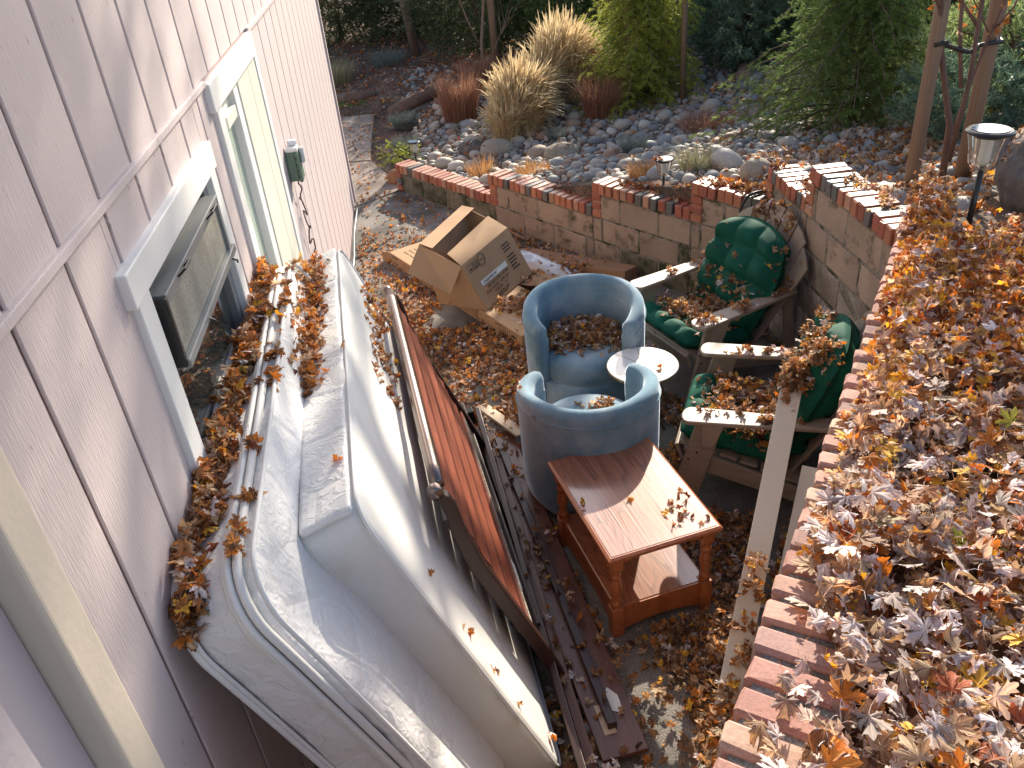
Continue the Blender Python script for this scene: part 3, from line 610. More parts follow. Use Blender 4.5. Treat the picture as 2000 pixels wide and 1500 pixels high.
text('HANDLE WITH CARE', 0.024, M['ink'], carton, fm(0.42, 0.96-0.03))
for k, w in enumerate((0.15, 0.16, 0.14)): 
    a_, b_ = onface(0.73, 0.20+0.06*k), onface(0.73+w, 0.20+0.06*k); MB().beam(a_, b_, 0.001, 0.010, nn.cross(e1)).build('printed_line', M['ink'], carton)
for k, w in enumerate((0.15, 0.16, 0.15, 0.12, 0.15)):
    a_, b_ = onface(0.73, 0.44+0.065*k), onface(0.73+w, 0.44+0.065*k); MB().beam(a_, b_, 0.001, 0.011, nn.cross(e1)).build('printed_line', M['ink'], carton)
def frame_icon(u, v, w, h, name='handling_symbol'):
    ic = MB()
    for (a, b) in (((u, v), (u+w, v)), ((u+w, v), (u+w, v+h)), ((u+w, v+h), (u, v+h)), ((u, v+h), (u, v))): ic.beam(onface(*a), onface(*b), 0.003, 0.001, nn)
    return ic
ic = frame_icon(0.055, 0.06, 0.085, 0.15); ic.beam(onface(0.075, 0.17), onface(0.12, 0.17), 0.012, 0.001, nn); ic.beam(onface(0.098, 0.16), onface(0.098, 0.09), 0.004, 0.001, nn); ic.build('handling_symbol', M['ink'], carton)
ic = frame_icon(0.16, 0.06, 0.085, 0.15)
for uu in (0.185, 0.22): ic.beam(onface(uu, 0.18), onface(uu, 0.09), 0.006, 0.001, nn); ic.beam(onface(uu-0.012, 0.11), onface(uu+0.012, 0.11), 0.004, 0.001, nn)
ic.beam(onface(0.175, 0.19), onface(0.23, 0.19), 0.005, 0.001, nn); ic.build('handling_symbol', M['ink'], carton)
cc = MB()
for R_ in (0.052, 0.040):
    P_ = [onface(0.325, 0.135)+e1*R_*cos(a)+nn.cross(e1)*R_*sin(a) for a in [2*PI*k/28 for k in range(29)]]
    cc.tube(P_, 0.0014, 4)
cc.build('round_stamp', M['ink'], carton); text('FRAGILE', 0.016, M['ink'], carton, fm(0.325, 0.135))
# long flat carton along the leaves
fa, fb = Vector((-0.98, 7.00, 0)), Vector((0.10, 5.21, 0)); fd = (fb-fa).normalized(); fn = Vector((-fd.y, fd.x, 0))    # fn towards the wall
flat = empty('flat_carton', mtx=frame(fa, fd, fn, (0, 0, 1)), label='long flat cardboard carton lying on the leaves beneath the open carton', cat='carton'); FL = (fb-fa).length
MB().span((0, 0, 0.004), (FL, 0.46, 0.118)).build('carton_body', M['card'], flat, bevel=0.004)
MB().hexa([(FL-0.62, -0.004, 0.004), (FL-0.60, -0.004, 0.004), (FL-0.60, 0.0, 0.004), (FL-0.62, 0, 0.004), (FL-0.62, -0.004, 0.119), (FL-0.59, -0.004, 0.119), (FL-0.59, 0.2, 0.119), (FL-0.62, 0.2, 0.119)]).build('tape_seam', M['carddark'], flat)
MB().hexa([(-0.12, -0.02, 0.004), (0, 0, 0.004), (0.0, 0.006, 0.004), (-0.12, 0.0, 0.004), (-0.10, -0.03, 0.105), (0, 0.0, 0.115), (0.0, 0.006, 0.115), (-0.10, -0.02, 0.105)]).build('end_flap', M['card'], flat)
MB().hexa([(0.10, 0.40, 0.12), (0.42, 0.44, 0.12), (0.42, 0.58, 0.15), (0.06, 0.56, 0.17), (0.10, 0.40, 0.126), (0.42, 0.44, 0.126), (0.42, 0.58, 0.156), (0.06, 0.56, 0.176)]).build('end_flap', M['card'], flat)
MB().span((0.86, -0.0052, 0.030), (1.23, -0.004, 0.062)).build('label_strip', M['paper'], flat)
sideM = lambda x, z: Matrix.Translation((x, -0.0056, z)) @ Matrix.Rotation(PI/2, 4, 'X')
text('CN20190CAA21344P60   60/60', 0.024, M['ink'], flat, sideM(1.045, 0.046))
for x_, s in ((0.12, 'MODEL NO.'), (0.12, 'COLOR'), (0.72, 'WEIGHT'), (1.44, 'SMART'), (1.78, 'SMART')): text(s, 0.020, M['ink'], flat, sideM(x_, 0.095 if s != 'COLOR' else 0.04))
for x_, z_, s in ((0.34, 0.085, 'QUEEN BED FRAME'), (0.42, 0.05, 'SIZE 153 x 203 CM'), (1.46, 0.065, 'BED RAILS'), (1.48, 0.035, 'BOX 2 OF 2'), (1.80, 0.06, 'N.W.')): text(s, 0.018, M['carddark'], flat, sideM(x_, z_))
topM = lambda x, y: Matrix.Translation((x, y, 0.1186)) @ Matrix.Rotation(0, 4, 'Z')
for k in range(3): text('KEEP DRY  THIS SIDE UP', 0.022, M['ink'], flat, topM(0.22, 0.10+0.05*k))
for x_ in (FL-0.27, FL-0.15):
    ic = MB()
    for a, b in (((0, 0), (0.09, 0)), ((0.09, 0), (0.09, 0.085)), ((0.09, 0.085), (0, 0.085)), ((0, 0.085), (0, 0))): ic.beam((x_+a[0], -0.0046, 0.018+a[1]), (x_+b[0], -0.0046, 0.018+b[1]), 0.0012, 0.0025, (0, 1, 0))
    if x_ < FL-0.2:
        for q in (0.032, 0.058): ic.beam((x_+q, -0.0046, 0.032), (x_+q, -0.0046, 0.088), 0.005, 0.001, (0, 1, 0))
        ic.beam((x_+0.02, -0.0046, 0.028), (x_+0.07, -0.0046, 0.028), 0.005, 0.001, (0, 1, 0))
    else: 
        ic.prism([(x_+0.045+0.03*cos(a), -0.0048, 0.06+0.022*sin(a)) for a in [PI*k/8 for k in range(9)]], (0, 0.001, 0)); ic.beam((x_+0.045, -0.0046, 0.06), (x_+0.045, -0.0046, 0.03), 0.003, 0.001, (0, 1, 0))
    ic.build('handling_symbol', M['ink'], flat)
# second flat carton by the wall, split open over a plastic bag
ga, gb = Vector((-0.02, 6.62, 0)), Vector((0.80, 5.93, 0)); gd = (gb-ga).normalized(); gn = Vector((-gd.y, gd.x, 0))
fl2 = empty('flat_carton', mtx=frame(ga-gn*0.16, gd, gn, (0, 0, 1)), label='torn flat carton against the back wall with a plastic bag inside', cat='carton'); GL = 1.16
MB().span((0, 0, 0.004), (GL, 0.52, 0.075)).build('carton_body', M['carddark'], fl2, bevel=0.004)
MB().hexa([(0.1, 0.30, 0.078), (GL, 0.33, 0.078), (GL, 0.53, 0.078), (0.1, 0.53, 0.078), (0.1, 0.31, 0.085), (GL, 0.335, 0.165), (GL, 0.53, 0.135), (0.1, 0.53, 0.09)]).build('raised_flap', M['carddark'], fl2, bevel=0.003)
MB().hexa([(-0.25, -0.30, 0.09), (0.55, -0.10, 0.09), (0.95, 0.20, 0.079), (0.05, 0.26, 0.079), (-0.25, -0.30, 0.096), (0.55, -0.10, 0.096), (0.95, 0.20, 0.085), (0.05, 0.26, 0.085)]).build('flap', M['card'], fl2)
MB().span((0.18, -0.06, 0.0965), (0.22, -0.05, 0.10)).build('tape_scrap', M['paper'], fl2)
bag = MB(); nb_, mb_ = 26, 14
for i in range(nb_+1):
    for j in range(mb_+1):
        u, v = i/nb_, j/mb_; x = 0.06+0.78*u; w = 0.13*(1-0.55*u)*min(1, 4*(1-u)+0.15); y = 0.265+(v-0.5)*w*2+0.02*sin(u*7)
        z = 0.088+0.085*(1-0.65*u)*sin(PI*v)**0.7*min(1, 6*u+0.3)*min(1, 5*(1-u)) + 0.016*noise.noise(Vector((x*18, y*18, 1)))
        bag.v.append((x, y, z))
for i in range(nb_):
    for j in range(mb_): bag.f.append((i*(mb_+1)+j, (i+1)*(mb_+1)+j, (i+1)*(mb_+1)+j+1, i*(mb_+1)+j+1))
bo = bag.build('plastic_bag', M['plastic'], None, smooth=True); bo.matrix_world = frame(ga-gn*0.16, gd, gn, (0, 0, 1)); tag(bo, 'crumpled clear plastic bag bulging from the torn flat carton', 'bag')

# ---------------------------------------------------------------- blue barrel chairs
def barrel_chair(loc, face, label, seat_leaf=True):
    """face = heading (radians from +X) towards which the chair opens"""
    root = empty('barrel_chair', (loc[0], loc[1], 0), face, label, 'armchair', 'pair of blue velvet barrel chairs facing each other')
    R0, TH, half = 0.365, 0.085, rad(52)
    bm = bmesh.new(); na = 56; prof = []
    nr = 7
    rows = []
    for k in range(na+1):
        a = half + (2*PI-2*half)*k/na; u = abs(a-PI)/(PI-half); top = 0.745-0.075*max(0, (u-0.35)/0.65)**1.5
        endf = 1.0
        P = [(R0-0.035, 0.05), (R0-0.012, 0.09), (R0, 0.2), (R0+0.002, 0.42), (R0+0.004, top-0.07)]
        for q in range(nr+1):
            t = PI*q/nr; P.append((R0+0.003-TH/2+(TH/2)*cos(t), top-0.045+0.045*sin(t)))
        P += [(R0-TH+0.002, top-0.09), (R0-TH-0.006, top-0.11), (R0-TH, top-0.2), (R0-TH, 0.30), (R0-TH, 0.06)]
        rows.append([bm.verts.new((r*cos(a), r*sin(a), z)) for r, z in P])
    m_ = len(rows[0])
    for k in range(na):
        for i in range(m_): bm.faces.new((rows[k][i], rows[k+1][i], rows[k+1][(i+1) % m_], rows[k][(i+1) % m_]))
    for e, sg in ((0, -1), (na, 1)):      # rounded arm fronts
        a = half + (2*PI-2*half)*e/na; c = Vector((sum(v.co.x for v in rows[e])/m_, sum(v.co.y for v in rows[e])/m_, 0.40)); d = Vector((-sin(a), cos(a), 0))*sg*0.022
        ins_ = [bm.verts.new(v.co*1.0+(Vector((c.x, c.y, v.co.z))-v.co)*0.35+Vector((0, 0, (0.40-v.co.z)*0.05))+d) for v in rows[e]]
        for i in range(m_): bm.faces.new((rows[e][i], rows[e][(i+1) % m_], ins_[(i+1) % m_], ins_[i]))
        bm.faces.new(ins_)
    bmesh.ops.recalc_face_normals(bm, faces=bm.faces); me = bpy.data.meshes.new('shell'); bm.to_mesh(me); bm.free()
    me.polygons.foreach_set('use_smooth', [True]*len(me.polygons)); addmesh('shell', me, M['velvet'], root)
    rs = R0-TH-0.004
    for (r_s, z_s, dz) in ((R0+0.006, -0.075, 0), (rs+0.003, -0.105, 0)):
        P = []
        for k in range(na+1):
            a = half + (2*PI-2*half)*k/na; u = abs(a-PI)/(PI-half); top = 0.745-0.075*max(0, (u-0.35)/0.65)**1.5; P.append((r_s*cos(a), r_s*sin(a), top+z_s))
        MB().tube(P, 0.0045, 6).build('piping', M['velvet'], root, smooth=True)
    MB().lathe([(0.0, 0.30), (rs-0.01, 0.30), (rs, 0.33), (rs, 0.40), (rs-0.015, 0.435), (rs-0.06, 0.452), (0.12, 0.460), (0.0, 0.462)], (0.035, 0, 0), 48, cap=False).build('seat_cushion', M['velvet'], root, smooth=True)
    MB().lathe([(0.0, 0.06), (rs+0.06, 0.06), (rs+0.062, 0.10), (rs+0.06, 0.295), (0.0, 0.30)], (0.0, 0, 0), 48, cap=False).build('seat_base', M['velvet'], root, smooth=True)
    MB().lathe([(0.0, 0.0), (0.29, 0.0), (0.29, 0.055), (0.0, 0.055)], (0, 0, 0), 40, cap=False).build('plinth', M['black'], root)
    return root
ch1 = barrel_chair((0.385, 3.60), rad(88), 'blue velvet barrel chair with its back to the wooden end table')
ch2 = barrel_chair((0.475, 4.48), rad(-96), 'blue velvet barrel chair with leaves piled on its seat, nearer the carton')

# round marble side table
rt_ = empty('side_table', (0.752, 4.035, 0), 0.3, 'small round white marble side table between the blue chairs and the armchairs', 'side table')
MB().lathe([(0, 0.486), (0.196, 0.486), (0.203, 0.490), (0.203, 0.502), (0.199, 0.506), (0, 0.506)], (0, 0, 0), 64, cap=False).build('table_top', M['marble'], rt_)
for a in (0.35, 1.25, 2.0):
    MB().beam((-0.198*cos(a), -0.198*sin(a), 0.5064), (0.198*cos(a), 0.198*sin(a), 0.5064), 0.0035, 0.0006).build('inlay_line', M['brass'], rt_)
MB().lathe([(0.2035, 0.488), (0.2055, 0.490), (0.2055, 0.5), (0.2035, 0.503)], (0, 0, 0), 64, cap=False).build('table_edge', M['brass'], rt_)
for k in range(3):
    a = 2*PI*k/3; MB().tube([(0.06*cos(a), 0.06*sin(a), 0.486), (0.03*cos(a), 0.03*sin(a), 0.25), (0.15*cos(a), 0.15*sin(a), 0.0)], 0.008, 8).build('leg', M['brass'], rt_)

# ---------------------------------------------------------------- oak end table
et = empty('end_table', (0.487, 2.937, 0), rad(-74.8), 'oak end table with turned legs and a scatter of orange leaves on top', 'end table')
TX, TY = 0.372, 0.266
def bev_top(x, y, z0, z1, c):
    return MB().add([(-x+c, -y+c, z0), (x-c, -y+c, z0), (x-c, y-c, z0), (-x+c, y-c, z0), (-x, -y, z0+0.010), (x, -y, z0+0.010), (x, y, z0+0.010), (-x, y, z0+0.010),
                     (-x, -y, z1-0.006), (x, -y, z1-0.006), (x, y, z1-0.006), (-x, y, z1-0.006), (-x+0.012, -y+0.012, z1), (x-0.012, -y+0.012, z1), (x-0.012, y-0.012, z1), (-x+0.012, y-0.012, z1)],
                    [(3, 2, 1, 0)]+[(4*k+i, 4*k+(i+1) % 4, 4*k+4+(i+1) % 4, 4*k+4+i) for k in range(3) for i in range(4)]+[(12, 13, 14, 15)])
bev_top(TX, TY, 0.478, 0.508, 0.02).build('table_edge', M['oakside'], et)
MB().span((-TX+0.02, -TY+0.02, 0.503), (TX-0.02, TY-0.02, 0.5095)).build('table_top', M['oak'], et)
for sy in (-1, 1):
    ap = [(-TX+0.07, 0, 0.478)]; n = 16
    for k in range(n+1):
        u = k/n; ap.append((-TX+0.07+(2*TX-0.14)*u, 0, 0.425+0.022*sin(PI*u)+(0.012 if 0.12 < u < 0.88 else 0)))
    ap.append((TX-0.07, 0, 0.478)); poly = [(p[0], sy*(TY-0.055)-0.009, p[2]) for p in ap]
    MB().prism(poly, (0, 0.018, 0)).build('apron', M['oakside'], et)
    lo = [(-TX+0.07, 0.165)]+[(-TX+0.07+(2*TX-0.14)*k/n, 0.022+0.03*sin(PI*k/n)) for k in range(n+1)]+[(TX-0.07, 0.165)]
    MB().prism([(p[0], sy*(TY-0.05)-0.009, p[1]) for p in lo], (0, 0.018, 0)).build('lower_rail', M['oakside'], et)
for sx in (-1, 1):
    ap = [(-TY+0.07, 0.478)]+[(-TY+0.07+(2*TY-0.14)*k/16, 0.425+0.022*sin(PI*k/16)+(0.012 if 2 < k < 14 else 0)) for k in range(17)]+[(TY-0.07, 0.478)]
    MB().prism([(sx*(TX-0.055)-0.009, p[0], p[1]) for p in ap], (0.018, 0, 0)).build('apron', M['oakside'], et)
    lo = [(-TY+0.07, 0.165)]+[(-TY+0.07+(2*TY-0.14)*k/16, 0.022+0.03*sin(PI*k/16)) for k in range(17)]+[(TY-0.07, 0.165)]
    MB().prism([(sx*(TX-0.05)-0.009, p[0], p[1]) for p in lo], (0.018, 0, 0)).build('lower_rail', M['oakside'], et)
MB().span((-TX+0.05, -TY+0.045, 0.150), (TX-0.05, TY-0.045, 0.168)).build('shelf', M['oak'], et, bevel=0.003)
legp = [(0.024, 0.172), (0.026, 0.18), (0.018, 0.188), (0.026, 0.196), (0.026, 0.204), (0.017, 0.214), (0.019, 0.235), (0.026, 0.275), (0.027, 0.30), (0.021, 0.335), (0.017, 0.35), (0.025, 0.358), (0.025, 0.366), (0.017, 0.375), (0.024, 0.388), (0.020, 0.40), (0.027, 0.408)]
for sx in (-1, 1):
    for sy in (-1, 1):
        x, y = sx*(TX-0.052), sy*(TY-0.048)
        l2 = MB().lathe(legp, (x, y, 0), 20).build('leg', M['oakside'], et, smooth=True)
        MB().span((x-0.027, y-0.027, 0.0), (x+0.027, y+0.027, 0.172)).build('leg_block', M['oakside'], l2, bevel=0.003)
        MB().span((x-0.027, y-0.027, 0.405), (x+0.027, y+0.027, 0.479)).build('leg_block', M['oakside'], l2, bevel=0.003)

# ---------------------------------------------------------------- adirondack chairs and cushions
def tufted(w, l, t, nx, ny, seed, n=46, droop=0.0, rnd_=0.0):
    def pil(u, v):
        e = (min(1, min(u, 1-u)*9))**0.5*(min(1, min(v, 1-v)*9))**0.5
        g = abs(sin(PI*nx*u)*sin(PI*ny*v)); d = 0.34+0.66*g**0.42
        return e*d*(0.93+0.14*noise.noise(Vector((u*5+seed, v*5, 0))))
    b = MB()
    for s_ in (1, -1):
        o = len(b.v)
        for i in range(n+1):
            for j in range(n+1):
                u, v = i/n, j/n; cu = (1-rnd_*(2*v-1)**2)**0.5 if rnd_ else 1-0.04*abs(2*v-1)**4; cv = (1-rnd_*0.8*(2*u-1)**2)**0.5 if rnd_ else 1-0.05*abs(2*u-1)**4
                sc_ = 1+0.015*abs(sin(PI*nx*u))*(1 if j in (0, n) else 0)
                x = (u-0.5)*w*cu*sc_; y = (v-0.5)*l*cv; z = s_*t*0.5*pil(u, v)-droop*(max(0, abs(2*v-1)-0.5))**2
                b.v.append((x, y, z))
        for i in range(n):
            for j in range(n):
                q = (o+i*(n+1)+j, o+(i+1)*(n+1)+j, o+(i+1)*(n+1)+j+1, o+i*(n+1)+j+1); b.f.append(q if s_ > 0 else q[::-1])
    me = b.mesh('cushion', M['green'], True); bm = bmesh.new(); bm.from_mesh(me); bmesh.ops.remove_doubles(bm, verts=bm.verts, dist=0.0005); bm.to_mesh(me); bm.free(); return me
def plank_poly(parent, name, pts2, z0, th, m, mtx=None, bevel=0.004):
    o = MB().prism([(p[0], p[1], z0) for p in pts2], (0, 0, th)).build(name, m, parent, bevel=bevel)
    if mtx is not None: o.matrix_local = mtx
    return o
def adirondack(loc, head, label):
    """local x forward"""
    r = empty('adirondack_chair', (loc[0], loc[1], 0), head, label, 'armchair', 'weathered wooden garden armchairs in the corner')
    W = 0.31
    for s in (-1, 1):
        # arm: rounded front, waist, tapered back
        pts = []
        for k in range(7): a = -PI/2+PI*k/6; pts.append((0.375+0.04*cos(a), s*0.335+0.068*sin(a)))
        pts += [(0.10, s*0.335+0.058), (-0.10, s*0.335+0.045), (-0.34, s*0.325+0.038), (-0.37, s*0.32+0.0), (-0.34, s*0.30-0.038), (-0.10, s*0.335-0.055), (0.10, s*0.335-0.062)]
        plank_poly(r, 'armrest', pts, 0.0, 0.024, M['polywood'], Matrix.Translation((0, 0, 0.565)) @ Matrix.Rotation(rad(2), 4, 'Y'), 0.006)
        # front leg, raked
        lg = MB().hexa([(0.335, s*0.345-0.014, 0.0), (0.475, s*0.345-0.014, 0.0), (0.475, s*0.345+0.014, 0), (0.335, s*0.345+0.014, 0), (0.20, s*0.345-0.014, 0.563), (0.335, s*0.345-0.014, 0.555), (0.335, s*0.345+0.014, 0.555), (0.20, s*0.345+0.014, 0.563)])
        l_ = lg.build('front_leg', M['polywood'], r, bevel=0.004)
        for q in ((0.33, 0.36), (0.37, 0.31), (0.39, 0.37)): MB().tube([(q[0], s*0.36, q[1]), (q[0], s*0.364, q[1])], 0.006, 8).build('bolt', M['steel'], l_)
        MB().hexa([(0.25, s*0.362-0.012, 0.40), (0.30, s*0.362-0.012, 0.40), (0.30, s*0.362+0.03, 0.42), (0.25, s*0.362+0.03, 0.42), (0.20, s*0.362-0.012, 0.56), (0.31, s*0.362-0.012, 0.56), (0.31, s*0.362+0.035, 0.56), (0.20, s*0.362+0.035, 0.56)]).build('arm_bracket', M['polywood'], r, bevel=0.003)
        # side stringer down to the ground at the back
        MB().hexa([(0.36, s*0.318-0.012, 0.235), (0.40, s*0.318-0.012, 0.36), (0.40, s*0.318+0.012, 0.36), (0.36, s*0.318+0.012, 0.235), (-0.55, s*0.318-0.012, 0.0), (-0.45, s*0.318-0.012, 0.11), (-0.45, s*0.318+0.012, 0.11), (-0.55, s*0.318+0.012, 0.0)]).build('side_rail', M['polywood'], r, bevel=0.004)
        MB().beam((-0.33, s*0.29, 0.56), (-0.40, s*0.29, 0.02), 0.026, 0.07, (1, 0, 0)).build('rear_leg', M['polywood'], r, bevel=0.004)
    for k in range(6):   # seat slats
        u = k/5; x = 0.385-0.52*u; z = 0.355-0.145*u+0.01*sin(PI*u)
        MB().box((x, 0, z), (0.088, 0.60, 0.02), Matrix.Rotation(rad(-15+4*u), 3, 'Y')).build('seat_slat', M['polywood'], r, bevel=0.004)
    MB().box((0.425, 0, 0.315), (0.02, 0.62, 0.10), Matrix.Rotation(rad(20), 3, 'Y')).build('front_apron', M['polywood'], r, bevel=0.004)
    # back fan
    ba = rad(23); Bm = Matrix.Translation((-0.13, 0, 0.20)) @ Matrix.Rotation(-ba, 4, 'Y')     # local z up the back
    fan = MB()
    for k in range(-3, 4):
        a = k*rad(4.6); y0 = k*0.066; hgt = 0.88-0.026*k*k*0.9
        wB, wT = 0.029, 0.060
        c0 = Vector((0, y0, 0)); d = Vector((0, sin(a), cos(a))); n_ = Vector((0, cos(a), -sin(a)))
        tl = hgt-0.010*(k if k < 0 else 0)*-1; th_l, th_r = hgt+(0.020 if k > 0 else -0.020 if k < 0 else -0.004)*abs(k)**0.7, hgt-(0.020 if k > 0 else -0.020 if k < 0 else 0.004)*abs(k)**0.7
        P = [c0-n_*wB, c0+n_*wB, c0+n_*wT+d*th_r, c0+d*(hgt+0.008), c0-n_*wT+d*th_l]
        o = MB().prism([(p.x-0.009, p.y, p.z) for p in P], (0.018, 0, 0)).build('back_slat', M['polywood'], r, bevel=0.004); o.matrix_local = Bm
    for z_, w_ in ((0.10, 0.44), (0.42, 0.60)):
        o = MB().span((-0.034, -w_/2, z_), (-0.0095, w_/2, z_+0.07)).build('back_brace', M['polywood'], r, bevel=0.003); o.matrix_local = Bm
    return r
def cushions(loc, head, label, seat, back):
    c = empty('garden_cushion', (loc[0], loc[1], 0), head, label, 'cushion', 'dark green tufted cushions')
    me = tufted(0.56, 0.60, 0.15, 4, 4, seat); o = bpy.data.objects.new('seat_pad', me); COL.objects.link(o); o.parent = c
    o.matrix_local = Matrix.Translation((0.165, 0, 0.365)) @ Matrix.Rotation(rad(-13), 4, 'Y')
    me = tufted(0.74, 0.66, 0.25, 4, 3, back, droop=0.06, rnd_=0.38); o = bpy.data.objects.new('back_pad', me); COL.objects.link(o); o.parent = c
    ba = rad(23); o.matrix_local = Matrix.Translation((-0.13, 0, 0.20)) @ Matrix.Rotation(-ba, 4, 'Y') @ Matrix.Translation((0.105, 0, 0.40)) @ Matrix.Rotation(-PI/2, 4, 'Y')
    return c
H1, H2 = math.atan2(-0.39, -0.92), math.atan2(0.37, -0.93)
A1, A2 = (1.36, 4.77), (1.345, 3.58)
adirondack(A1, H1, 'farther wooden armchair with its rounded fan back showing against the corner')
cushions(A1, H1, 'dark green tufted cushion on the farther armchair below the fan back', 1.0, 2.0)
adirondack(A2, H2, 'nearer wooden armchair half covered by leaves beside the near brick wall')
cushions(A2, H2, 'dark green tufted cushion on the nearer armchair under a heap of leaves', 5.0, 9.0)

# ---------------------------------------------------------------- pale boards, black hose
def board(a, b, w, th, label, roll=0.0):
    a, b = Vector(a), Vector(b); d = (b-a).normalized(); sd = d.cross(Vector((0, 0, 1))).normalized(); sd = Matrix.Rotation(roll, 3, d) @ sd; u = sd.cross(d)
    o = MB().span((-w/2, 0, -th/2), (w/2, (b-a).length, th/2)).build('fence_board', M['lumber'], None, bevel=0.002); o.matrix_world = frame(a, sd, d, u)
    return tag(o, label, 'board', 'pale boards leaning by the near wall')
board((0.655, 1.93, 0.03), (1.365, 3.36, 0.80), 0.098, 0.016, 'long pale fence board leaning across the nearer armchair', rad(4))
board((0.86, 2.06, 0.03), (1.335, 2.95, 0.53), 0.098, 0.016, 'shorter pale fence board leaning behind the long one', rad(2))
board((0.52, 1.66, 0.02), (0.78, 2.18, 0.10), 0.09, 0.016, 'pale board lying on the leaves at the foot of the near wall', 0)
hose = [Vector((1.66, 5.28, 0.74)), Vector((1.655, 5.31, 0.86)), Vector((1.70, 5.32, 0.945)), Vector((1.76, 5.34, 0.965)), Vector((1.84, 5.40, 0.945)), Vector((1.96, 5.5, 0.90))]
hp = []
for i in range(len(hose)-1):
    for q in range(6): 
        p0 = hose[max(i-1, 0)]; p1 = hose[i]; p2 = hose[i+1]; p3 = hose[min(i+2, len(hose)-1)]; t = q/6
        hp.append(0.5*((2*p1)+(p2-p0)*t+(2*p0-5*p1+4*p2-p3)*t*t+(3*p1-p0-3*p2+p3)*t**3))
tag(MB().tube(hp, 0.009, 8).build('drip_hose', M['rubber'], smooth=True), 'black drip hose looping over the cap behind the fan back', 'hose')

# ---------------------------------------------------------------- solar path lamps
def lamp(loc, s, h, label, tilt=0.0):
    r = empty('solar_lamp', loc, 0.3, label, 'lamp', 'solar path lamps behind the brick cap'); r.rotation_euler = (0, tilt, 0.3)
    pole_h = h-0.13*s
    MB().tube([(0, 0, -0.12), (0, 0, pole_h)], 0.0105*s, 12).build('pole', M['steelpole'], r, smooth=True)
    n = 40; b = MB(); prof = [(0.018, 0.0), (0.036, 0.006), (0.046, 0.022), (0.050, 0.045), (0.054, 0.075), (0.062, 0.105), (0.068, 0.125)]
    for (rr, z) in prof:
        for k in range(n*2):
            a = PI*k/n; q = rr*(1+(0.035 if k % 2 else -0.0))*s; b.v.append((q*cos(a), q*sin(a), pole_h+z*s))
    for i in range(len(prof)-1):
        for k in range(n*2): b.f.append((i*2*n+k, i*2*n+(k+1) % (2*n), (i+1)*2*n+(k+1) % (2*n), (i+1)*2*n+k))
    b.build('shade', M['lampglass'], r, smooth=True)
    rf_ = MB().lathe([(0, 0.012), (0.022, 0.012), (0.027, 0.03), (0.026, 0.10), (0.03, 0.118), (0, 0.118)], (0, 0, pole_h), 20, cap=False); rf_ = rf_.build('reflector', M['lampcore'], r, smooth=True)
    for v in rf_.data.vertices: v.co.x *= s; v.co.y *= s; v.co.z = pole_h+(v.co.z-pole_h)*s
    cp = MB().lathe([(0, 0.118), (0.064, 0.118), (0.066, 0.126), (0.076, 0.128), (0.077, 0.134), (0.070, 0.139), (0, 0.140)], (0, 0, 0), 40, cap=False)
    cp.v = [(x*s, y*s, pole_h+z*s) for x, y, z in cp.v]; cpo = cp.build('lamp_cap', M['steelpole'], r, smooth=False)
    sp = MB().lathe([(0, 0.1405), (0.060, 0.1405), (0.060, 0.142), (0, 0.142)], (0, 0, 0), 32, cap=False); sp.v = [(x*s, y*s, pole_h+z*s) for x, y, z in sp.v]; sp.build('solar_panel', M['solar'], cpo)
lamp((2.12, 3.45, 1.42), 1.25, 0.43, 'large solar path lamp with a blue-tinted cap rising from the leaf bed', 0.02)
lamp((1.335, 6.28, 0.66), 0.98, 0.285, 'small solar path lamp behind the middle of the stepped brick cap')
lamp((-0.86, 9.72, 0.02), 0.95, 0.30, 'small solar path lamp beside the path beyond the wall end')

# ---------------------------------------------------------------- instanced geometry joined with numpy
def np_mesh(name, V, T, m, smooth=True, attrs=None):
    """V (n,3), T (k,3) triangles"""
    me = bpy.data.meshes.new(name); V = np.asarray(V, np.float32); T = np.asarray(T, np.int32)
    me.vertices.add(len(V)); me.vertices.foreach_set('co', V.ravel()); me.loops.add(T.size); me.loops.foreach_set('vertex_index', T.ravel())
    me.polygons.add(len(T)); me.polygons.foreach_set('loop_start', np.arange(0, T.size, 3, dtype=np.int32))
    me.polygons.foreach_set('use_smooth', np.full(len(T), smooth))
    me.update(calc_edges=True)
    for k, a in (attrs or {}).items():
        at = me.attributes.new(k, 'FLOAT', 'POINT'); at.data.foreach_set('value', np.asarray(a, np.float32))
    me.materials.append(m); return me
def np_obj(name, V, T, m, parent=None, smooth=True, attrs=None):
    o = bpy.data.objects.new(name, np_mesh(name, V, T, m, smooth, attrs)); COL.objects.link(o)
    if parent: o.parent = parent
    return o
def join(protos, which, mats, locs):
    Vs, Ts, As = [], [], []; off = 0
    for w in range(len(protos)):
        idx = np.nonzero(which == w)[0]
        if len(idx) == 0: continue
        V, T, A = protos[w]; P = np.einsum('nij,vj->nvi', mats[idx], V)+locs[idx][:, None, :]
        Vs.append(P.reshape(-1, 3)); nV = len(V)
        Ts.append((T[None]+(off+np.arange(len(idx))*nV)[:, None, None]).reshape(-1, 3)); As.append(np.tile(A, len(idx))); off += nV*len(idx)
    return np.concatenate(Vs), np.concatenate(Ts), np.concatenate(As)
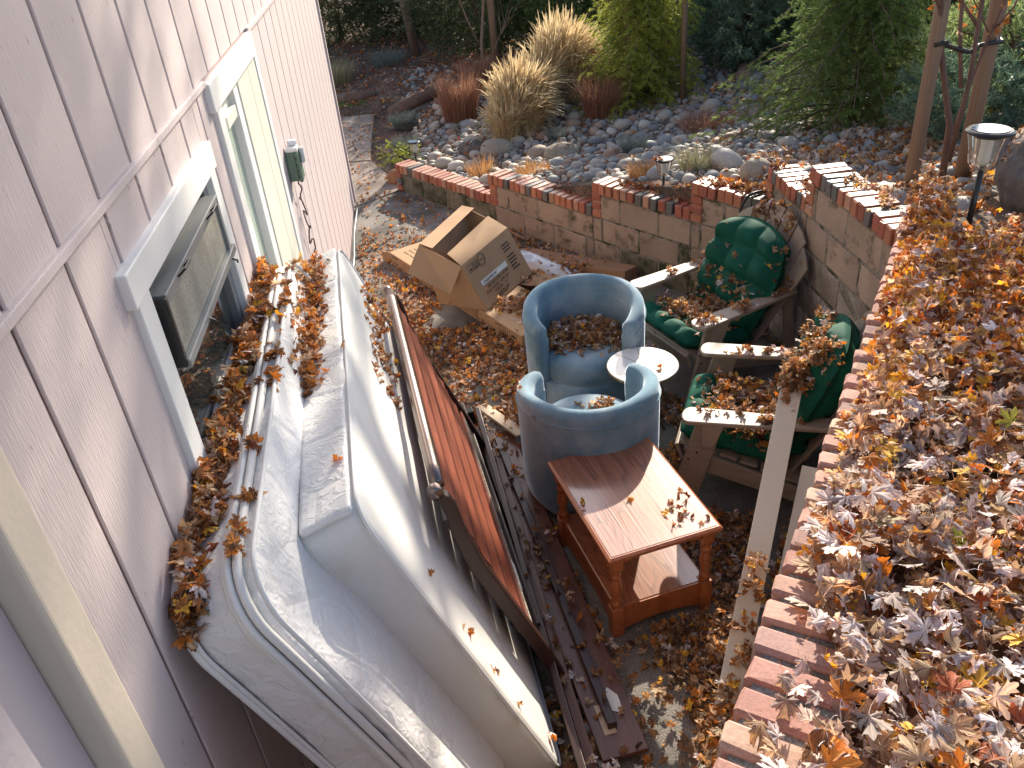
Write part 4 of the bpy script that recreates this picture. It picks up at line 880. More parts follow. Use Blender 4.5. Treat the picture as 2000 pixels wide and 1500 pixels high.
def rot_euler(n, tilt, rng=RNG):
    az = rng.uniform(0, 2*PI, n); tx = rng.normal(0, tilt, n); ty = rng.normal(0, tilt, n)
    cz, sz, cx, sx, cy, sy = np.cos(az), np.sin(az), np.cos(tx), np.sin(tx), np.cos(ty), np.sin(ty)
    Z = np.zeros((n, 3, 3)); Z[:, 0, 0] = cz; Z[:, 0, 1] = -sz; Z[:, 1, 0] = sz; Z[:, 1, 1] = cz; Z[:, 2, 2] = 1
    X = np.zeros((n, 3, 3)); X[:, 0, 0] = 1; X[:, 1, 1] = cx; X[:, 1, 2] = -sx; X[:, 2, 1] = sx; X[:, 2, 2] = cx
    Y = np.zeros((n, 3, 3)); Y[:, 1, 1] = 1; Y[:, 0, 0] = cy; Y[:, 0, 2] = sy; Y[:, 2, 0] = -sy; Y[:, 2, 2] = cy
    return X @ Y @ Z

# ---------------------------------------------------------------- silver maple leaves
def leaf_proto(hi, curl, seed):
    r = np.random.default_rng(seed); pts = []; vein = []
    lob = [(90, 1.0), (138+r.uniform(-4, 4), 0.86), (193+r.uniform(-6, 6), 0.52)]
    angs = [(a, R) for a, R in lob] + [(180-a, R) for a, R in lob[1:]]
    angs.sort(key=lambda q: q[0])
    out = []
    for i, (A, R) in enumerate(angs):
        R *= r.uniform(0.62, 1.12) if r.random() < 0.35 else r.uniform(0.92, 1.08); A += r.uniform(-5, 5)
        if hi: prof = [(-16, .46), (-11.5, .64), (-14.5, .80), (-7, .74), (-4.5, .88), (0, 1.0), (4.5, .88), (7, .74), (14.5, .80), (11.5, .64), (16, .46)]
        else: prof = [(-16, .48), (-13, .78), (-5, .75), (0, 1.0), (5, .75), (13, .78), (16, .48)]
        k = 1.0 if R > 0.6 else 1.25
        for da, f in prof: out.append((A+da*k*1.42, f*R*(1+r.uniform(-.04, .04)), 1.0 if da == 0 else 0.25))
        if i < len(angs)-1: out.append(((A+angs[i+1][0])/2, 0.36+0.04*r.uniform(), 0.0))
    out.append((270, 0.05, 1.0))
    P = np.array([[R*cos(rad(a)), R*sin(rad(a))] for a, R, _ in out]); vn = np.array([v for _, _, v in out]); n = len(P)
    ctr = np.array([[0, 0.0]]); 
    if hi:
        pts = np.vstack([ctr, P*0.52, P]); vv = np.concatenate([[1], vn, vn*0.8])
        T = [(0, 1+i, 1+(i+1) % n) for i in range(n)]
        for i in range(n):
            a, b, c, d = 1+i, 1+(i+1) % n, 1+n+i, 1+n+(i+1) % n; T += [(a, c, d), (a, d, b)]
    else:
        pts = np.vstack([ctr, P]); vv = np.concatenate([[1], vn]); T = [(0, 1+i, 1+(i+1) % n) for i in range(n)]
    x, y = pts[:, 0].copy(), pts[:, 1].copy(); rr = np.hypot(x, y); th = np.arctan2(y, x)
    k = r.uniform(0.4, 2.3)*curl*r.choice([-1, 1]); ax = r.uniform(0, PI); ca, sa = cos(ax), sin(ax)
    u, w = x*ca+y*sa, -x*sa+y*ca
    z = np.zeros_like(x); u2 = np.sin(k*u)/k; z += (1-np.cos(k*u))/k
    k2 = r.uniform(0.2, 1.5)*curl*r.choice([-1, 1]); w2 = np.sin(k2*w)/k2; z += (1-np.cos(k2*w))/k2*0.7
    z += curl*0.22*rr**2*np.sin(3*th+r.uniform(0, 6))+0.10*curl*rr*np.sin(5*th+r.uniform(0, 6))
    z += -0.05*vv*(rr < 0.9)+0.03*np.where(vv < 0.2, 1, 0)
    V = np.stack([u2*ca-w2*sa, u2*sa+w2*ca, z], 1)
    # petiole
    pl = r.uniform(0.45, 0.85); m = 5 if hi else 2; b = len(V); pv = []; s1 = r.uniform(-0.4, 0.4)
    for i in range(m+1):
        t = i/m; yy = -0.04-pl*t; zz = 0.25*curl*sin(t*2.2)*r.uniform(0.6, 1); xx = s1*t*t*pl
        pv += [(xx-0.011, yy, zz), (xx+0.011, yy, zz)]
    V = np.vstack([V, np.array(pv)])
    for i in range(m): a = b+2*i; T += [(a, a+1, a+3), (a, a+3, a+2)]
    T.append((0, b, b+1)); vv = np.concatenate([vv, np.full(len(pv), 1.5)])
    V[:, 2] -= np.percentile(V[:, 2], 12)
    return V, np.array(T), vv
HI = [leaf_proto(True, c, 100+i) for i, c in enumerate([0.15, 0.2, 0.3, 0.3, 0.35, 0.4, 0.5, 0.5, 0.7, 0.8, 0.9, 1.0, 1.1, 1.2, 1.3, 1.4, 1.5, 1.6, 1.7, 1.8, 2.0, 2.2, 2.4, 0.6, 1.2, 2.1])]
LO = [leaf_proto(False, c, 200+i) for i, c in enumerate([0.5, 0.8, 1.1, 1.3, 1.5, 1.7, 1.9, 1.4, 2.1, 1.2])]

def leafmat(name, fronts, backs, trans=0.35):
    m = bpy.data.materials.new(name); m.use_nodes = True; t = m.node_tree; N = t.nodes; L = t.links; p = N['Principled BSDF']; out = N['Material Output']
    g = N.new('ShaderNodeNewGeometry'); oi = N.new('ShaderNodeObjectInfo')
    ad = N.new('ShaderNodeMath'); ad.operation = 'MULTIPLY_ADD'; ad.inputs[1].default_value = 7.31; L.new(oi.outputs['Random'], ad.inputs[0]); L.new(g.outputs['Random Per Island'], ad.inputs[2])
    fr = N.new('ShaderNodeMath'); fr.operation = 'FRACT'; L.new(ad.outputs[0], fr.inputs[0])
    def ramp(cols):
        r = N.new('ShaderNodeValToRGB'); r.color_ramp.interpolation = 'CONSTANT'; tot = sum(w for w, _ in cols); acc = 0
        for i, (w, c) in enumerate(cols):
            e = r.color_ramp.elements[0] if i == 0 else (r.color_ramp.elements[1] if i == 1 else r.color_ramp.elements.new(acc/tot)); e.position = acc/tot; e.color = (*c, 1); acc += w
        L.new(fr.outputs[0], r.inputs[0]); return r.outputs[0]
    mx = N.new('ShaderNodeMix'); mx.data_type = 'RGBA'; L.new(g.outputs['Backfacing'], mx.inputs['Factor']); L.new(ramp(fronts), mx.inputs[6]); L.new(ramp(backs), mx.inputs[7])
    tc = N.new('ShaderNodeTexCoord'); nz = N.new('ShaderNodeTexNoise'); nz.inputs['Scale'].default_value = 45; nz.inputs['Detail'].default_value = 4; L.new(tc.outputs['Object'], nz.inputs['Vector'])
    r1 = N.new('ShaderNodeMapRange'); r1.inputs['From Min'].default_value = 0.3; r1.inputs['From Max'].default_value = 0.7; r1.inputs['To Min'].default_value = 0.62; r1.inputs['To Max'].default_value = 1.3; L.new(nz.outputs['Fac'], r1.inputs['Value'])
    # a second random per leaf for lightness
    mu = N.new('ShaderNodeMath'); mu.operation = 'MULTIPLY'; mu.inputs[1].default_value = 17.7; L.new(fr.outputs[0], mu.inputs[0]); f2 = N.new('ShaderNodeMath'); f2.operation = 'FRACT'; L.new(mu.outputs[0], f2.inputs[0])
    r2 = N.new('ShaderNodeMapRange'); r2.inputs['To Min'].default_value = 0.65; r2.inputs['To Max'].default_value = 1.25; L.new(f2.outputs[0], r2.inputs['Value'])
    at = N.new('ShaderNodeAttribute'); at.attribute_name = 'vein'; r3 = N.new('ShaderNodeMapRange'); r3.inputs['From Min'].default_value = 0.6; r3.inputs['From Max'].default_value = 1.0; r3.inputs['To Min'].default_value = 1.0; r3.inputs['To Max'].default_value = 1.22; L.new(at.outputs['Fac'], r3.inputs['Value'])
    q = N.new('ShaderNodeMath'); q.operation = 'MULTIPLY'; L.new(r1.outputs[0], q.inputs[0]); L.new(r2.outputs[0], q.inputs[1]); q2 = N.new('ShaderNodeMath'); q2.operation = 'MULTIPLY'; L.new(q.outputs[0], q2.inputs[0]); L.new(r3.outputs[0], q2.inputs[1])
    vm = N.new('ShaderNodeVectorMath'); vm.operation = 'SCALE'; L.new(mx.outputs[2], vm.inputs[0]); L.new(q2.outputs[0], vm.inputs['Scale']); L.new(vm.outputs[0], p.inputs['Base Color'])
    p.inputs['Roughness'].default_value = 0.55; p.inputs['Specular IOR Level'].default_value = 0.35
    tb = N.new('ShaderNodeBsdfTranslucent'); ms = N.new('ShaderNodeMixShader'); ms.inputs[0].default_value = trans
    ts = N.new('ShaderNodeVectorMath'); ts.operation = 'MULTIPLY'; ts.inputs[1].default_value = (1.35, 0.95, 0.55); L.new(vm.outputs[0], ts.inputs[0]); L.new(ts.outputs[0], tb.inputs['Color'])
    L.new(p.outputs[0], ms.inputs[1]); L.new(tb.outputs[0], ms.inputs[2]); L.new(ms.outputs[0], out.inputs['Surface'])
    return m
ORG, YEL, BRN, DBR, TAN, PINK, RED, GRN = (0.62, 0.235, 0.04), (0.82, 0.50, 0.06), (0.32, 0.155, 0.07), (0.16, 0.08, 0.045), (0.56, 0.40, 0.25), (0.60, 0.49, 0.43), (0.40, 0.11, 0.045), (0.42, 0.48, 0.10)
PAL = (0.78, 0.71, 0.70)  # silvery undersides, lightened to hold lilac sky highlights too
LM = {'bed': leafmat('leaf_bed', [(4, ORG), (3.2, YEL), (2.2, BRN), (1.5, DBR), (3.5, TAN), (4, PINK), (1.2, RED), (0.08, GRN)], [(13, PAL), (4, PINK), (2, TAN), (1.2, (0.50, 0.30, 0.10)), (1, BRN)]),
      'gold': leafmat('leaf_backlit_gold', [(7, ORG), (4.5, YEL), (2, BRN), (3, TAN), (1, RED)], [(4, PAL), (3, PINK), (3, TAN), (3, (0.58, 0.33, 0.10)), (1, BRN)], 0.45),  # orange and yellow leaves, weighted up for sunlight glowing through them
      'patio': leafmat('leaf_patio', [(4.5, ORG), (1.3, YEL), (4, BRN), (3, DBR), (5, TAN)], [(3, PAL), (4, TAN), (4, (0.40, 0.24, 0.12)), (2, BRN)]),
      'warm': leafmat('leaf_warm', [(6, ORG), (1.6, YEL), (4, BRN), (2, DBR), (3, TAN), (0.8, RED)], [(2, PAL), (4, TAN), (4, (0.44, 0.20, 0.07)), (3, BRN)]),
      'slope': leafmat('leaf_slope', [(3, ORG), (0.5, YEL), (4, BRN), (2, DBR), (2, TAN), (3, RED)], [(2, PINK), (2, TAN), (3, (0.32, 0.13, 0.07)), (3, BRN)])}

bpy.context.view_layer.update(); DG = bpy.context.evaluated_depsgraph_get()
def drop(x, y, z0=4.0):
    ok, loc, nor, idx, ob, mtx = sc.ray_cast(DG, Vector((x, y, z0)), Vector((0, 0, -1)))
    return (loc, nor) if ok else (None, None)
def settle(XY, zlift, minz=None, maxslope=0.35, z0=4.0, maxz=None):
    out = []; keep = []
    for i, (x, y) in enumerate(XY):
        loc, nor = drop(x, y, z0)
        if loc is None or abs(nor.z) < maxslope: continue
        if minz is not None and loc.z < minz: continue
        if maxz is not None and loc.z > maxz: continue
        out.append((loc.x, loc.y, loc.z)); keep.append(i)
    if not out: return np.zeros((0, 3)), []
    P = np.array(out); zl = np.asarray(zlift) if hasattr(zlift, '__len__') else np.full(len(XY), zlift)
    P[:, 2] += zl[keep]; return P, keep
def leaves(name, P, size, tilt, m, hi=False, label=None, cat=None, stuff=True):
    n = len(P); S = RNG.uniform(size[0], size[1], n); R = rot_euler(n, tilt); flip = RNG.random(n) < (0.62 if m == 'bed' else 0.5)
    R[flip] = R[flip] @ np.diag([1.0, -1.0, -1.0]); R = R*S[:, None, None]
    pr = HI if hi else LO; wh = RNG.integers(0, len(pr), n)
    V, T, A = join(pr, wh, R, P); o = np_obj(name, V, T, LM[m], None, True, {'vein': A})
    if label: tag(o, label, cat)
    if stuff: tag(o, kind='stuff')
    return o
def grid_rand(x0, x1, y0, y1, n): return np.stack([RNG.uniform(x0, x1, n), RNG.uniform(y0, y1, n)], 1)
def wallC(P):   # (distance behind the near wall's patio face, distance along it)
    d = np.array([WD.x-WC.x, WD.y-WC.y]); d /= np.linalg.norm(d); n = np.array([-d[1], d[0]]); q = P[:, :2]-np.array([WC.x, WC.y]); return q @ n, q @ d

# --- river stones on the slope (before the leaves, so the leaves lie on them)
def stonemesh(seed, sub=2):
    bm = bmesh.new(); bmesh.ops.create_icosphere(bm, subdivisions=sub, radius=1.0); r = random.Random(seed); a, b_ = r.uniform(0.72, 1.0), r.uniform(0.5, 0.72); o = r.uniform(0, 50)
    for v in bm.verts:
        k = 1+0.13*noise.noise(Vector((v.co.x*1.3+o, v.co.y*1.3, v.co.z*1.3))); v.co = Vector((v.co.x*k, v.co.y*a*k, v.co.z*b_*k))
    bm.verts.ensure_lookup_table(); V = np.array([v.co[:] for v in bm.verts]); T = np.array([[l.index for l in f.verts] for f in bm.faces]); bm.free(); return V, T, np.zeros(len(V))
def stonemat():
    m = mat('river_stone', (1, 1, 1), 0.65, 0.16, 14, bump=0.25, bs=60, fine=0.12, spec=0.4, bd=0.004); t = m.node_tree; N = t.nodes; L = t.links
    g = N.new('ShaderNodeNewGeometry'); oi = N.new('ShaderNodeObjectInfo'); ad = N.new('ShaderNodeMath'); ad.operation = 'MULTIPLY_ADD'; ad.inputs[1].default_value = 5.17
    L.new(oi.outputs['Random'], ad.inputs[0]); L.new(g.outputs['Random Per Island'], ad.inputs[2]); fr = N.new('ShaderNodeMath'); fr.operation = 'FRACT'; L.new(ad.outputs[0], fr.inputs[0])
    r = N.new('ShaderNodeValToRGB'); cols = [(0.18, 0.185, 0.185), (0.27, 0.28, 0.28), (0.37, 0.34, 0.285), (0.19, 0.195, 0.195), (0.32, 0.24, 0.18), (0.37, 0.34, 0.29), (0.26, 0.175, 0.13), (0.26, 0.275, 0.27), (0.48, 0.44, 0.38), (0.20, 0.195, 0.17)]
    r.color_ramp.interpolation = 'CONSTANT'
    for i, c in enumerate(cols):
        e = r.color_ramp.elements[i] if i < 2 else r.color_ramp.elements.new(i/len(cols)); e.position = i/len(cols); e.color = (*c, 1)
    L.new(fr.outputs[0], r.inputs[0]); vm = [n for n in N if n.type == 'VECT_MATH'][0]; L.new(r.outputs[0], vm.inputs[0]); return m
M['stone'] = stonemat()
SP = [stonemesh(i, 2) for i in range(10)]
SPhi = [stonemesh(i+20, 3) for i in range(8)]
# dart throwing with size dependent spacing
cell = {}; stones = []
def try_stone(x, y, r):
    gx, gy = int(x/0.3), int(y/0.3)
    for i in (-1, 0, 1):
        for j in (-1, 0, 1):
            for (a, b, c) in cell.get((gx+i, gy+j), ()):
                if (a-x)**2+(b-y)**2 < ((c+r)*0.80)**2: return False
    cell.setdefault((gx, gy), []).append((x, y, r)); stones.append((x, y, r)); return True
def stone_ok(x, y):
    if inside(x, y) > -0.26 or x < -1.25: return False
    if y < 12.4 and x < -0.98 + 0.0: return False
    if y > 13.2: return random.random() < 0.3
    if x > 2.5 and y < 6.8: return random.random() < 0.30
    if x > 4.5: return random.random() < 0.5
    if x < 0.2 and y > 11.2: return random.random() < 0.5
    return True
BOULD = [(0.80, 9.08, 0.20), (0.10, 9.70, 0.20), (0.62, 8.75, 0.10), (1.88, 5.80, 0.12), (2.72, 3.80, 0.33)]
for (x, y, r) in BOULD: cell.setdefault((int(x/0.3), int(y/0.3)), []).append((x, y, r))
for it, (r0, r1, n) in enumerate(((0.12, 0.16, 60), (0.085, 0.12, 420), (0.055, 0.085, 3000), (0.03, 0.055, 16000))):
    for _ in range(n):
        x, y = random.uniform(-1.2, 6.0), random.uniform(3.9, 14.5)
        if x > 1.0 + (y-3.9)*0.8 + 2.0: continue
        if stone_ok(x, y): try_stone(x, y, random.uniform(r0, r1))
def stone_xf(n, rs):
    R = rot_euler(n, 0.25)*np.array(rs)[:, None, None]; return R
campos = np.array([0, 0, 3.0]); ST = np.array([(x, y, terrain(x, y)+r*0.10, r) for x, y, r in stones])
dd = np.linalg.norm(ST[:, :3]-campos, axis=1); score = ST[:, 3]/dd
# in the picture? rough frustum test
cm = np.array(camo.matrix_world)[:3, :3]; pc = (ST[:, :3]-campos) @ cm; uu, vv_ = pc[:, 0]/-pc[:, 2]*1.625/2, pc[:, 1]/-pc[:, 2]*1.625/1.5
vis = (np.abs(uu) < 0.52) & (np.abs(vv_) < 0.55) & (pc[:, 2] < 0); score[~vis] = -1
order = np.argsort(-score); big = order[:295]; rest = order[295:]
bed_root = g
SM = [np_mesh('stone', V, T, M['stone']) for V, T, A in SP]
Rb = stone_xf(len(ST), ST[:, 3])
for i in big:
    o = bpy.data.objects.new('stone', SM[i % len(SM)]); COL.objects.link(o); o.parent = bed_root
    o.matrix_world = Matrix([[*Rb[i][r], ST[i, r]] for r in range(3)]+[[0, 0, 0, 1]])
PEB = [stonemesh(60+k, 1) for k in range(6)]; gp = []
for _ in range(16000):
    x, y = random.uniform(-1.2, 5.0), random.uniform(4.2, 12.5)
    if stone_ok(x, y) and x < 2.6+(y-4.2)*0.45: gp.append((x, y, terrain(x, y)+0.006, random.uniform(0.010, 0.028)))
gp = np.array(gp); V, T, A = join(PEB, RNG.integers(0, 6, len(gp)), stone_xf(len(gp), gp[:, 3]), gp[:, :3]); tag(np_obj('pebble_bed', V, T, M['stone'], bed_root), kind='stuff')
V, T, A = join(SP, RNG.integers(0, 10, len(rest)), Rb[rest], ST[rest, :3]); tag(np_obj('stone_bed', V, T, M['stone'], bed_root), kind='stuff')
def boulder(x, y, r, label, m, flat=0.6, seed=0, rz=0.3, el=1.4, sink=0.25):
    bm = bmesh.new(); bmesh.ops.create_icosphere(bm, subdivisions=4, radius=1.0)
    for v in bm.verts:
        k = 1+0.16*noise.noise(v.co*1.1+Vector((seed, 0, 0)))+0.05*noise.noise(v.co*3.3+Vector((seed, 0, 0)))+0.02*noise.noise(v.co*9); v.co = Vector((v.co.x*k*el, v.co.y*k, v.co.z*k*flat))*r
    me = bpy.data.meshes.new('boulder'); bm.to_mesh(me); bm.free(); me.materials.append(m); me.polygons.foreach_set('use_smooth', [True]*len(me.polygons))
    o = bpy.data.objects.new('boulder', me); COL.objects.link(o); o.location = (x, y, hz(x, y)+r*sink); o.rotation_euler = (0.1, 0.1, rz); return tag(o, label, 'boulder')
M['rocktan'] = mat('tan_boulder', (0.33, 0.285, 0.215), 0.85, 0.14, 5, bump=0.4, bs=40, fine=0.15)
boulder(0.80, 9.08, 0.155, 'smooth tan boulder among the river stones, right of its darker twin', M['rocktan'], 0.75, 1, 0.5, 1.35)
boulder(0.10, 9.70, 0.165, 'brown tan boulder among the river stones nearest the orange grass tuft', M['rocktan'], 0.7, 2, 0.7, 1.4)
boulder(-0.20, 9.95, 0.13, 'dark grey boulder touching the back of the brown tan boulder', M['rockdark'], 0.8, 3, 0.2, 1.2)
boulder(1.93, 5.86, 0.115, 'pale rounded boulder behind the cap next to the brick pier', M['rocktan'], 0.9, 4, 0.2, 1.1)
boulder(2.80, 3.84, 0.32, 'large dark rough boulder beside the large solar lamp', M['rockdark'], 0.8, 5, 1.2, 1.25, 0.35)
boulder(-1.06, 9.32, 0.11, 'small orange brown boulder at the path corner', mat('rust_boulder', (0.30, 0.16, 0.08), 0.9, 0.15, 6, bump=0.5, bs=40), 0.9, 6, 0.2, 1.1)
log = MB().tube([(-1.32, 11.95, 0.14), (-1.05, 12.15, 0.20), (-0.7, 12.6, 0.24), (-0.35, 13.2, 0.26)], [0.07, 0.10, 0.09, 0.05], 10).build('driftwood_log', M['bark'], smooth=True); tag(log, 'weathered driftwood log lying on the stony slope', 'log')
log = MB().tube([(-2.35, 13.2, 0.10), (-1.95, 13.0, 0.16), (-1.62, 13.2, 0.15)], [0.08, 0.10, 0.05], 10).build('driftwood_log', M['bark'], smooth=True); tag(log, 'short dark log by the house corner beyond the path', 'log')

bpy.context.view_layer.update(); DG = bpy.context.evaluated_depsgraph_get()
# --- leaf litter
def nz2(x, y, s, o=0.0): return noise.noise(Vector((x*s+o, y*s, o)))
# leaf bed behind the near wall
P0 = np.vstack([grid_rand(0.2, 4.4, 0.2, 5.2, 22000), grid_rand(0.2, 2.6, 0.4, 3.0, 9000)]); nC, sC = wallC(P0)
prob = np.clip((nC-0.025)/0.04, 0, 1)*(nC < 2.6)
ex = np.where((sC > 2.62) & (nC < 0.13+0.05*np.sin(sC*9)), 0.12, 1.0)
prob = np.where(sC < 1.2, (nC > 0.015)*(nC < 2.6), prob)*ex*(sC > -0.05)*(sC < 3.7)
for i in range(len(P0)):
    if prob[i] > 0 and nC[i] > 0.25 and nz2(P0[i, 0], P0[i, 1], 2.2) < -0.45: prob[i] *= 0.4
keep = RNG.random(len(P0)) < prob; Pb = P0[keep]; nCk = nC[keep]
lift = RNG.uniform(0.0, 1.0, len(Pb))**1.3*0.085*np.clip(nCk/0.12, 0.15, 1)+0.004
PB, kk = settle(Pb, lift, maxz=1.56); kk = list(kk)
lo, nr = PB[:, :2], PB
nb, sb = wallC(PB); PB[:, 2] += 0.03*np.clip(nb/0.3, 0, 1)
d = np.linalg.norm(PB-campos, axis=1); pcb = (PB-campos) @ cm; ub, vb = pcb[:, 0]/-pcb[:, 2]*1.625/2, pcb[:, 1]/-pcb[:, 2]*1.625/1.5
inview = (np.abs(ub) < 0.52) & (np.abs(vb) < 0.53); top = lift[kk] > 0.055*np.clip(nb/0.12, 0.2, 1)
sco = np.where(inview & top, -d, -99); o_ = np.argsort(-sco); ind = o_[:290]; oth = np.setdiff1d(np.arange(len(PB)), ind)
edge_ = d+RNG.normal(0, 0.25, len(d)); near_ = oth[edge_[oth] < 2.9]; far_ = oth[edge_[oth] >= 2.9]
leaves('leaf_litter', PB[near_], (0.024, 0.058), 0.42, 'bed', True, 'deep litter of curled silver and orange leaves on the near bed', 'leaf litter')
leaves('leaf_litter', PB[far_], (0.028, 0.052), 0.50, 'gold', False, 'leaf litter around the large solar lamp at the far end of the bed', 'leaf litter')
LH = [np_mesh('leaf', V, T, LM['bed'], True, {'vein': A}) for V, T, A in HI]
Ri = rot_euler(len(ind), 0.34); Si = RNG.uniform(0.036, 0.064, len(ind))
litter = [o for o in bpy.data.objects if o.name.startswith('leaf_litter')][0]
for k, i in enumerate(ind):
    o = bpy.data.objects.new('leaf', LH[RNG.integers(0, len(LH))]); COL.objects.link(o); o.parent = litter
    Rm = Ri[k]*Si[k]
    if RNG.random() < 0.6: Rm = Rm @ np.diag([1.0, -1.0, -1.0])
    o.matrix_world = Matrix([[*Rm[r], PB[i, r]+(0.012 if r == 2 else 0)] for r in range(3)]+[[0, 0, 0, 1]])
def special(x, y, sz, rz, m, z=None, tx=0.15):
    o = bpy.data.objects.new('maple_leaf', HI_S[0 if z is None else 1]); COL.objects.link(o); loc, _ = drop(x, y)
    o.matrix_world = Matrix.Translation((x, y, (loc.z if loc else 0)+0.045)) @ Matrix.Rotation(tx, 4, 'X') @ Matrix.Rotation(rz, 4, 'Z') @ Matrix.Scale(sz, 4); return o
def flatleaf(name, col, c=0.30, seed=7):
    mm = leafmat(name, [(1, col), (1, tuple(v*0.95 for v in col))], [(1, tuple(min(1, v*1.05) for v in col)), (1, col)], 0.3); V, T, A = leaf_proto(True, c, seed); return np_mesh('maple_leaf', V, T, mm, True, {'vein': A})
def put_leaf(me, x, y, sz, rz, label, lift=0.06, tx=-0.25, ty=0.0):
    o = bpy.data.objects.new('maple_leaf', me); COL.objects.link(o); loc, _ = drop(x, y)
    o.matrix_world = Matrix.Translation((x, y, (loc.z if loc else 0)+lift)) @ Matrix.Rotation(tx, 4, 'X') @ Matrix.Rotation(ty, 4, 'Y') @ Matrix.Rotation(rz, 4, 'Z') @ Matrix.Scale(sz, 4); return tag(o, label, 'leaf')
put_leaf(flatleaf('leaf_cream', (0.66, 0.62, 0.34)), 0.84, 1.45, 0.060, 0.2+PI, 'large flat cream yellow maple leaf lying topmost on the near leaf bed', 0.10)
put_leaf(flatleaf('leaf_lime', (0.42, 0.52, 0.07), 0.5, 9), 1.03, 1.38, 0.058, 0.6, 'bright lime green maple leaf on the near leaf bed', 0.10)
put_leaf(flatleaf('leaf_gold', (0.66, 0.38, 0.03), 0.7, 11), 0.83, 1.22, 0.058, -0.6, 'golden yellow curled maple leaf near the bottom of the leaf bed', 0.10)
put_leaf(flatleaf('leaf_gold_two', (0.62, 0.36, 0.04), 0.4, 13), 1.22, 1.27, 0.056, 2.2, 'deep yellow flat maple leaf near the right side of the leaf bed', 0.10)
put_leaf(flatleaf('leaf_pale', (0.62, 0.54, 0.42), 0.35, 15), 1.25, 1.98, 0.060, 2.9, 'pale buff maple leaf with dark spots, higher up the leaf bed', 0.10)

# patio litter
P0 = np.vstack([np.vstack([grid_rand(-1.5, 2.0, 1.2, 8.9, 22000), grid_rand(-1.0, 0.6, 3.6, 6.6, 7000)]), grid_rand(-0.4, 1.9, 1.2, 4.4, 16000)]); pr_ = np.zeros(len(P0))
for i, (x, y) in enumerate(P0):
    ii = inside(x, y) if x > -0.97 else 1
    if ii < 0.02: continue
    dhouse = (Vector((x, y, 0))-HO).dot(HX)
    if dhouse < 0.05: continue
    nn_ = nz2(x, y, 2.6)+0.5*nz2(x, y, 6.0, 3)
    base = 1.0
    if y > 5.9 and x < -0.35: base = 0.55
    if y > 7.6: base = 0.25
    if nn_ < -0.42: base *= 0.3
    if (x+0.50)**2/0.10+(y-4.85)**2/0.35 < 1: base *= 0.7
    if (x-0.42)**2/0.03+(y-2.08)**2/0.14 < 1: base *= 0.12
    if -0.05 < x < 0.25 and 3.9 < y < 4.3: base = 1.0
    pr_[i] = base
P0 = P0[RNG.random(len(P0)) < pr_]
# only what lands on the ground or low things
lz = RNG.uniform(0.002, 0.05, len(P0)); PP, kk = settle(P0, lz, maxz=0.14)
PP = PP[(PP[:, 2] < 0.055) | (PP[:, 1] < 5.0) | (RNG.random(len(PP)) < 0.12)]; onc = np.array([(lambda q: -0.02 < (q-Vector((fa.x, fa.y))).dot(Vector((fd.x, fd.y))) < FL+0.02 and -0.03 < (q-Vector((fa.x, fa.y))).dot(Vector((fn.x, fn.y))) < 0.48)(Vector(p[:2])) and p[2] > 0.07 for p in PP]); PP = PP[~onc | (RNG.random(len(PP)) < 0.10)]
onr = (PP[:, 2] > 0.055) & (PP[:, 1] < 4.5) & (PP[:, 0] < 0.5); PP = PP[~onr | (RNG.random(len(PP)) < 0.06)]
hi_ = (np.linalg.norm(PP-campos, axis=1) < 3.9)
leaves('patio_litter', PP[hi_], (0.026, 0.050), 0.45, 'patio', True, 'tan and brown leaf litter covering the near patio round the end table', 'leaf litter')
isw = (PP[:, 1] > 3.3) & (PP[:, 0] < 0.2)
leaves('patio_litter', PP[~hi_ & isw], (0.026, 0.046), 0.45, 'warm', False, 'orange leaf litter on the patio between the cartons and the bed rails', 'leaf litter')
leaves('patio_litter', PP[~hi_ & ~isw], (0.026, 0.046), 0.45, 'patio', False, 'brown leaf litter under the armchairs at the wall corner', 'leaf litter')
# path and far left
P0 = grid_rand(-2.3, -0.95, 8.7, 12.6, 420); PP, kk = settle(P0, 0.005)
leaves('path_litter', PP, (0.03, 0.05), 0.4, 'patio', False, 'sparse dry leaf litter on the path beyond the wall end', 'leaf litter')

# piles on things: gaussian heaps dropped on whatever is below
def pile(name, label, pts, n, spread, height, m='patio', hi=True, size=(0.026, 0.042), minz=None, tilt=0.5, z0=4.0, maxslope=0.0, clip=None):
    XY = []; lf = []
    for k in range(n):
        c = pts[RNG.integers(0, len(pts))] if len(pts[0]) == 2 else pts[RNG.integers(0, len(pts))]
        dx, dy = RNG.normal(0, spread, 2)
        if clip and math.hypot(c[0]+dx-clip[0], c[1]+dy-clip[1]) > clip[2]: continue
        q = math.exp(-(dx*dx+dy*dy)/(2*spread*spread)); XY.append((c[0]+dx, c[1]+dy)); lf.append(0.004+height*q*RNG.random())
    P, kk = settle(XY, np.array(lf), minz=minz, z0=z0, maxslope=maxslope)
    if len(P): return leaves(name, P, size, tilt, m, hi, label, 'leaf pile')
def line_pts(a, b, n): return [(a[0]+(b[0]-a[0])*k/(n-1), a[1]+(b[1]-a[1])*k/(n-1)) for k in range(n)]
def hxy(off, s): v = hw(off, s, 0); return (v.x, v.y)
pile('leaf_pile', 'long heap of orange leaves between the mattress and the pink wall', [hxy(0.045+0.02*sin(k), 1.38+0.045*k) for k in range(44)], 1050, 0.020, 0.085, 'warm', minz=0.9, size=(0.028, 0.046), z0=1.86)
pile('leaf_pile', 'heap of orange leaves on top of the box spring edge at its far end', [hxy(0.235-0.05*(k/20), 2.55+0.055*k) for k in range(21)], 420, 0.026, 0.05, 'warm', minz=1.2, z0=1.9, size=(0.028, 0.046))
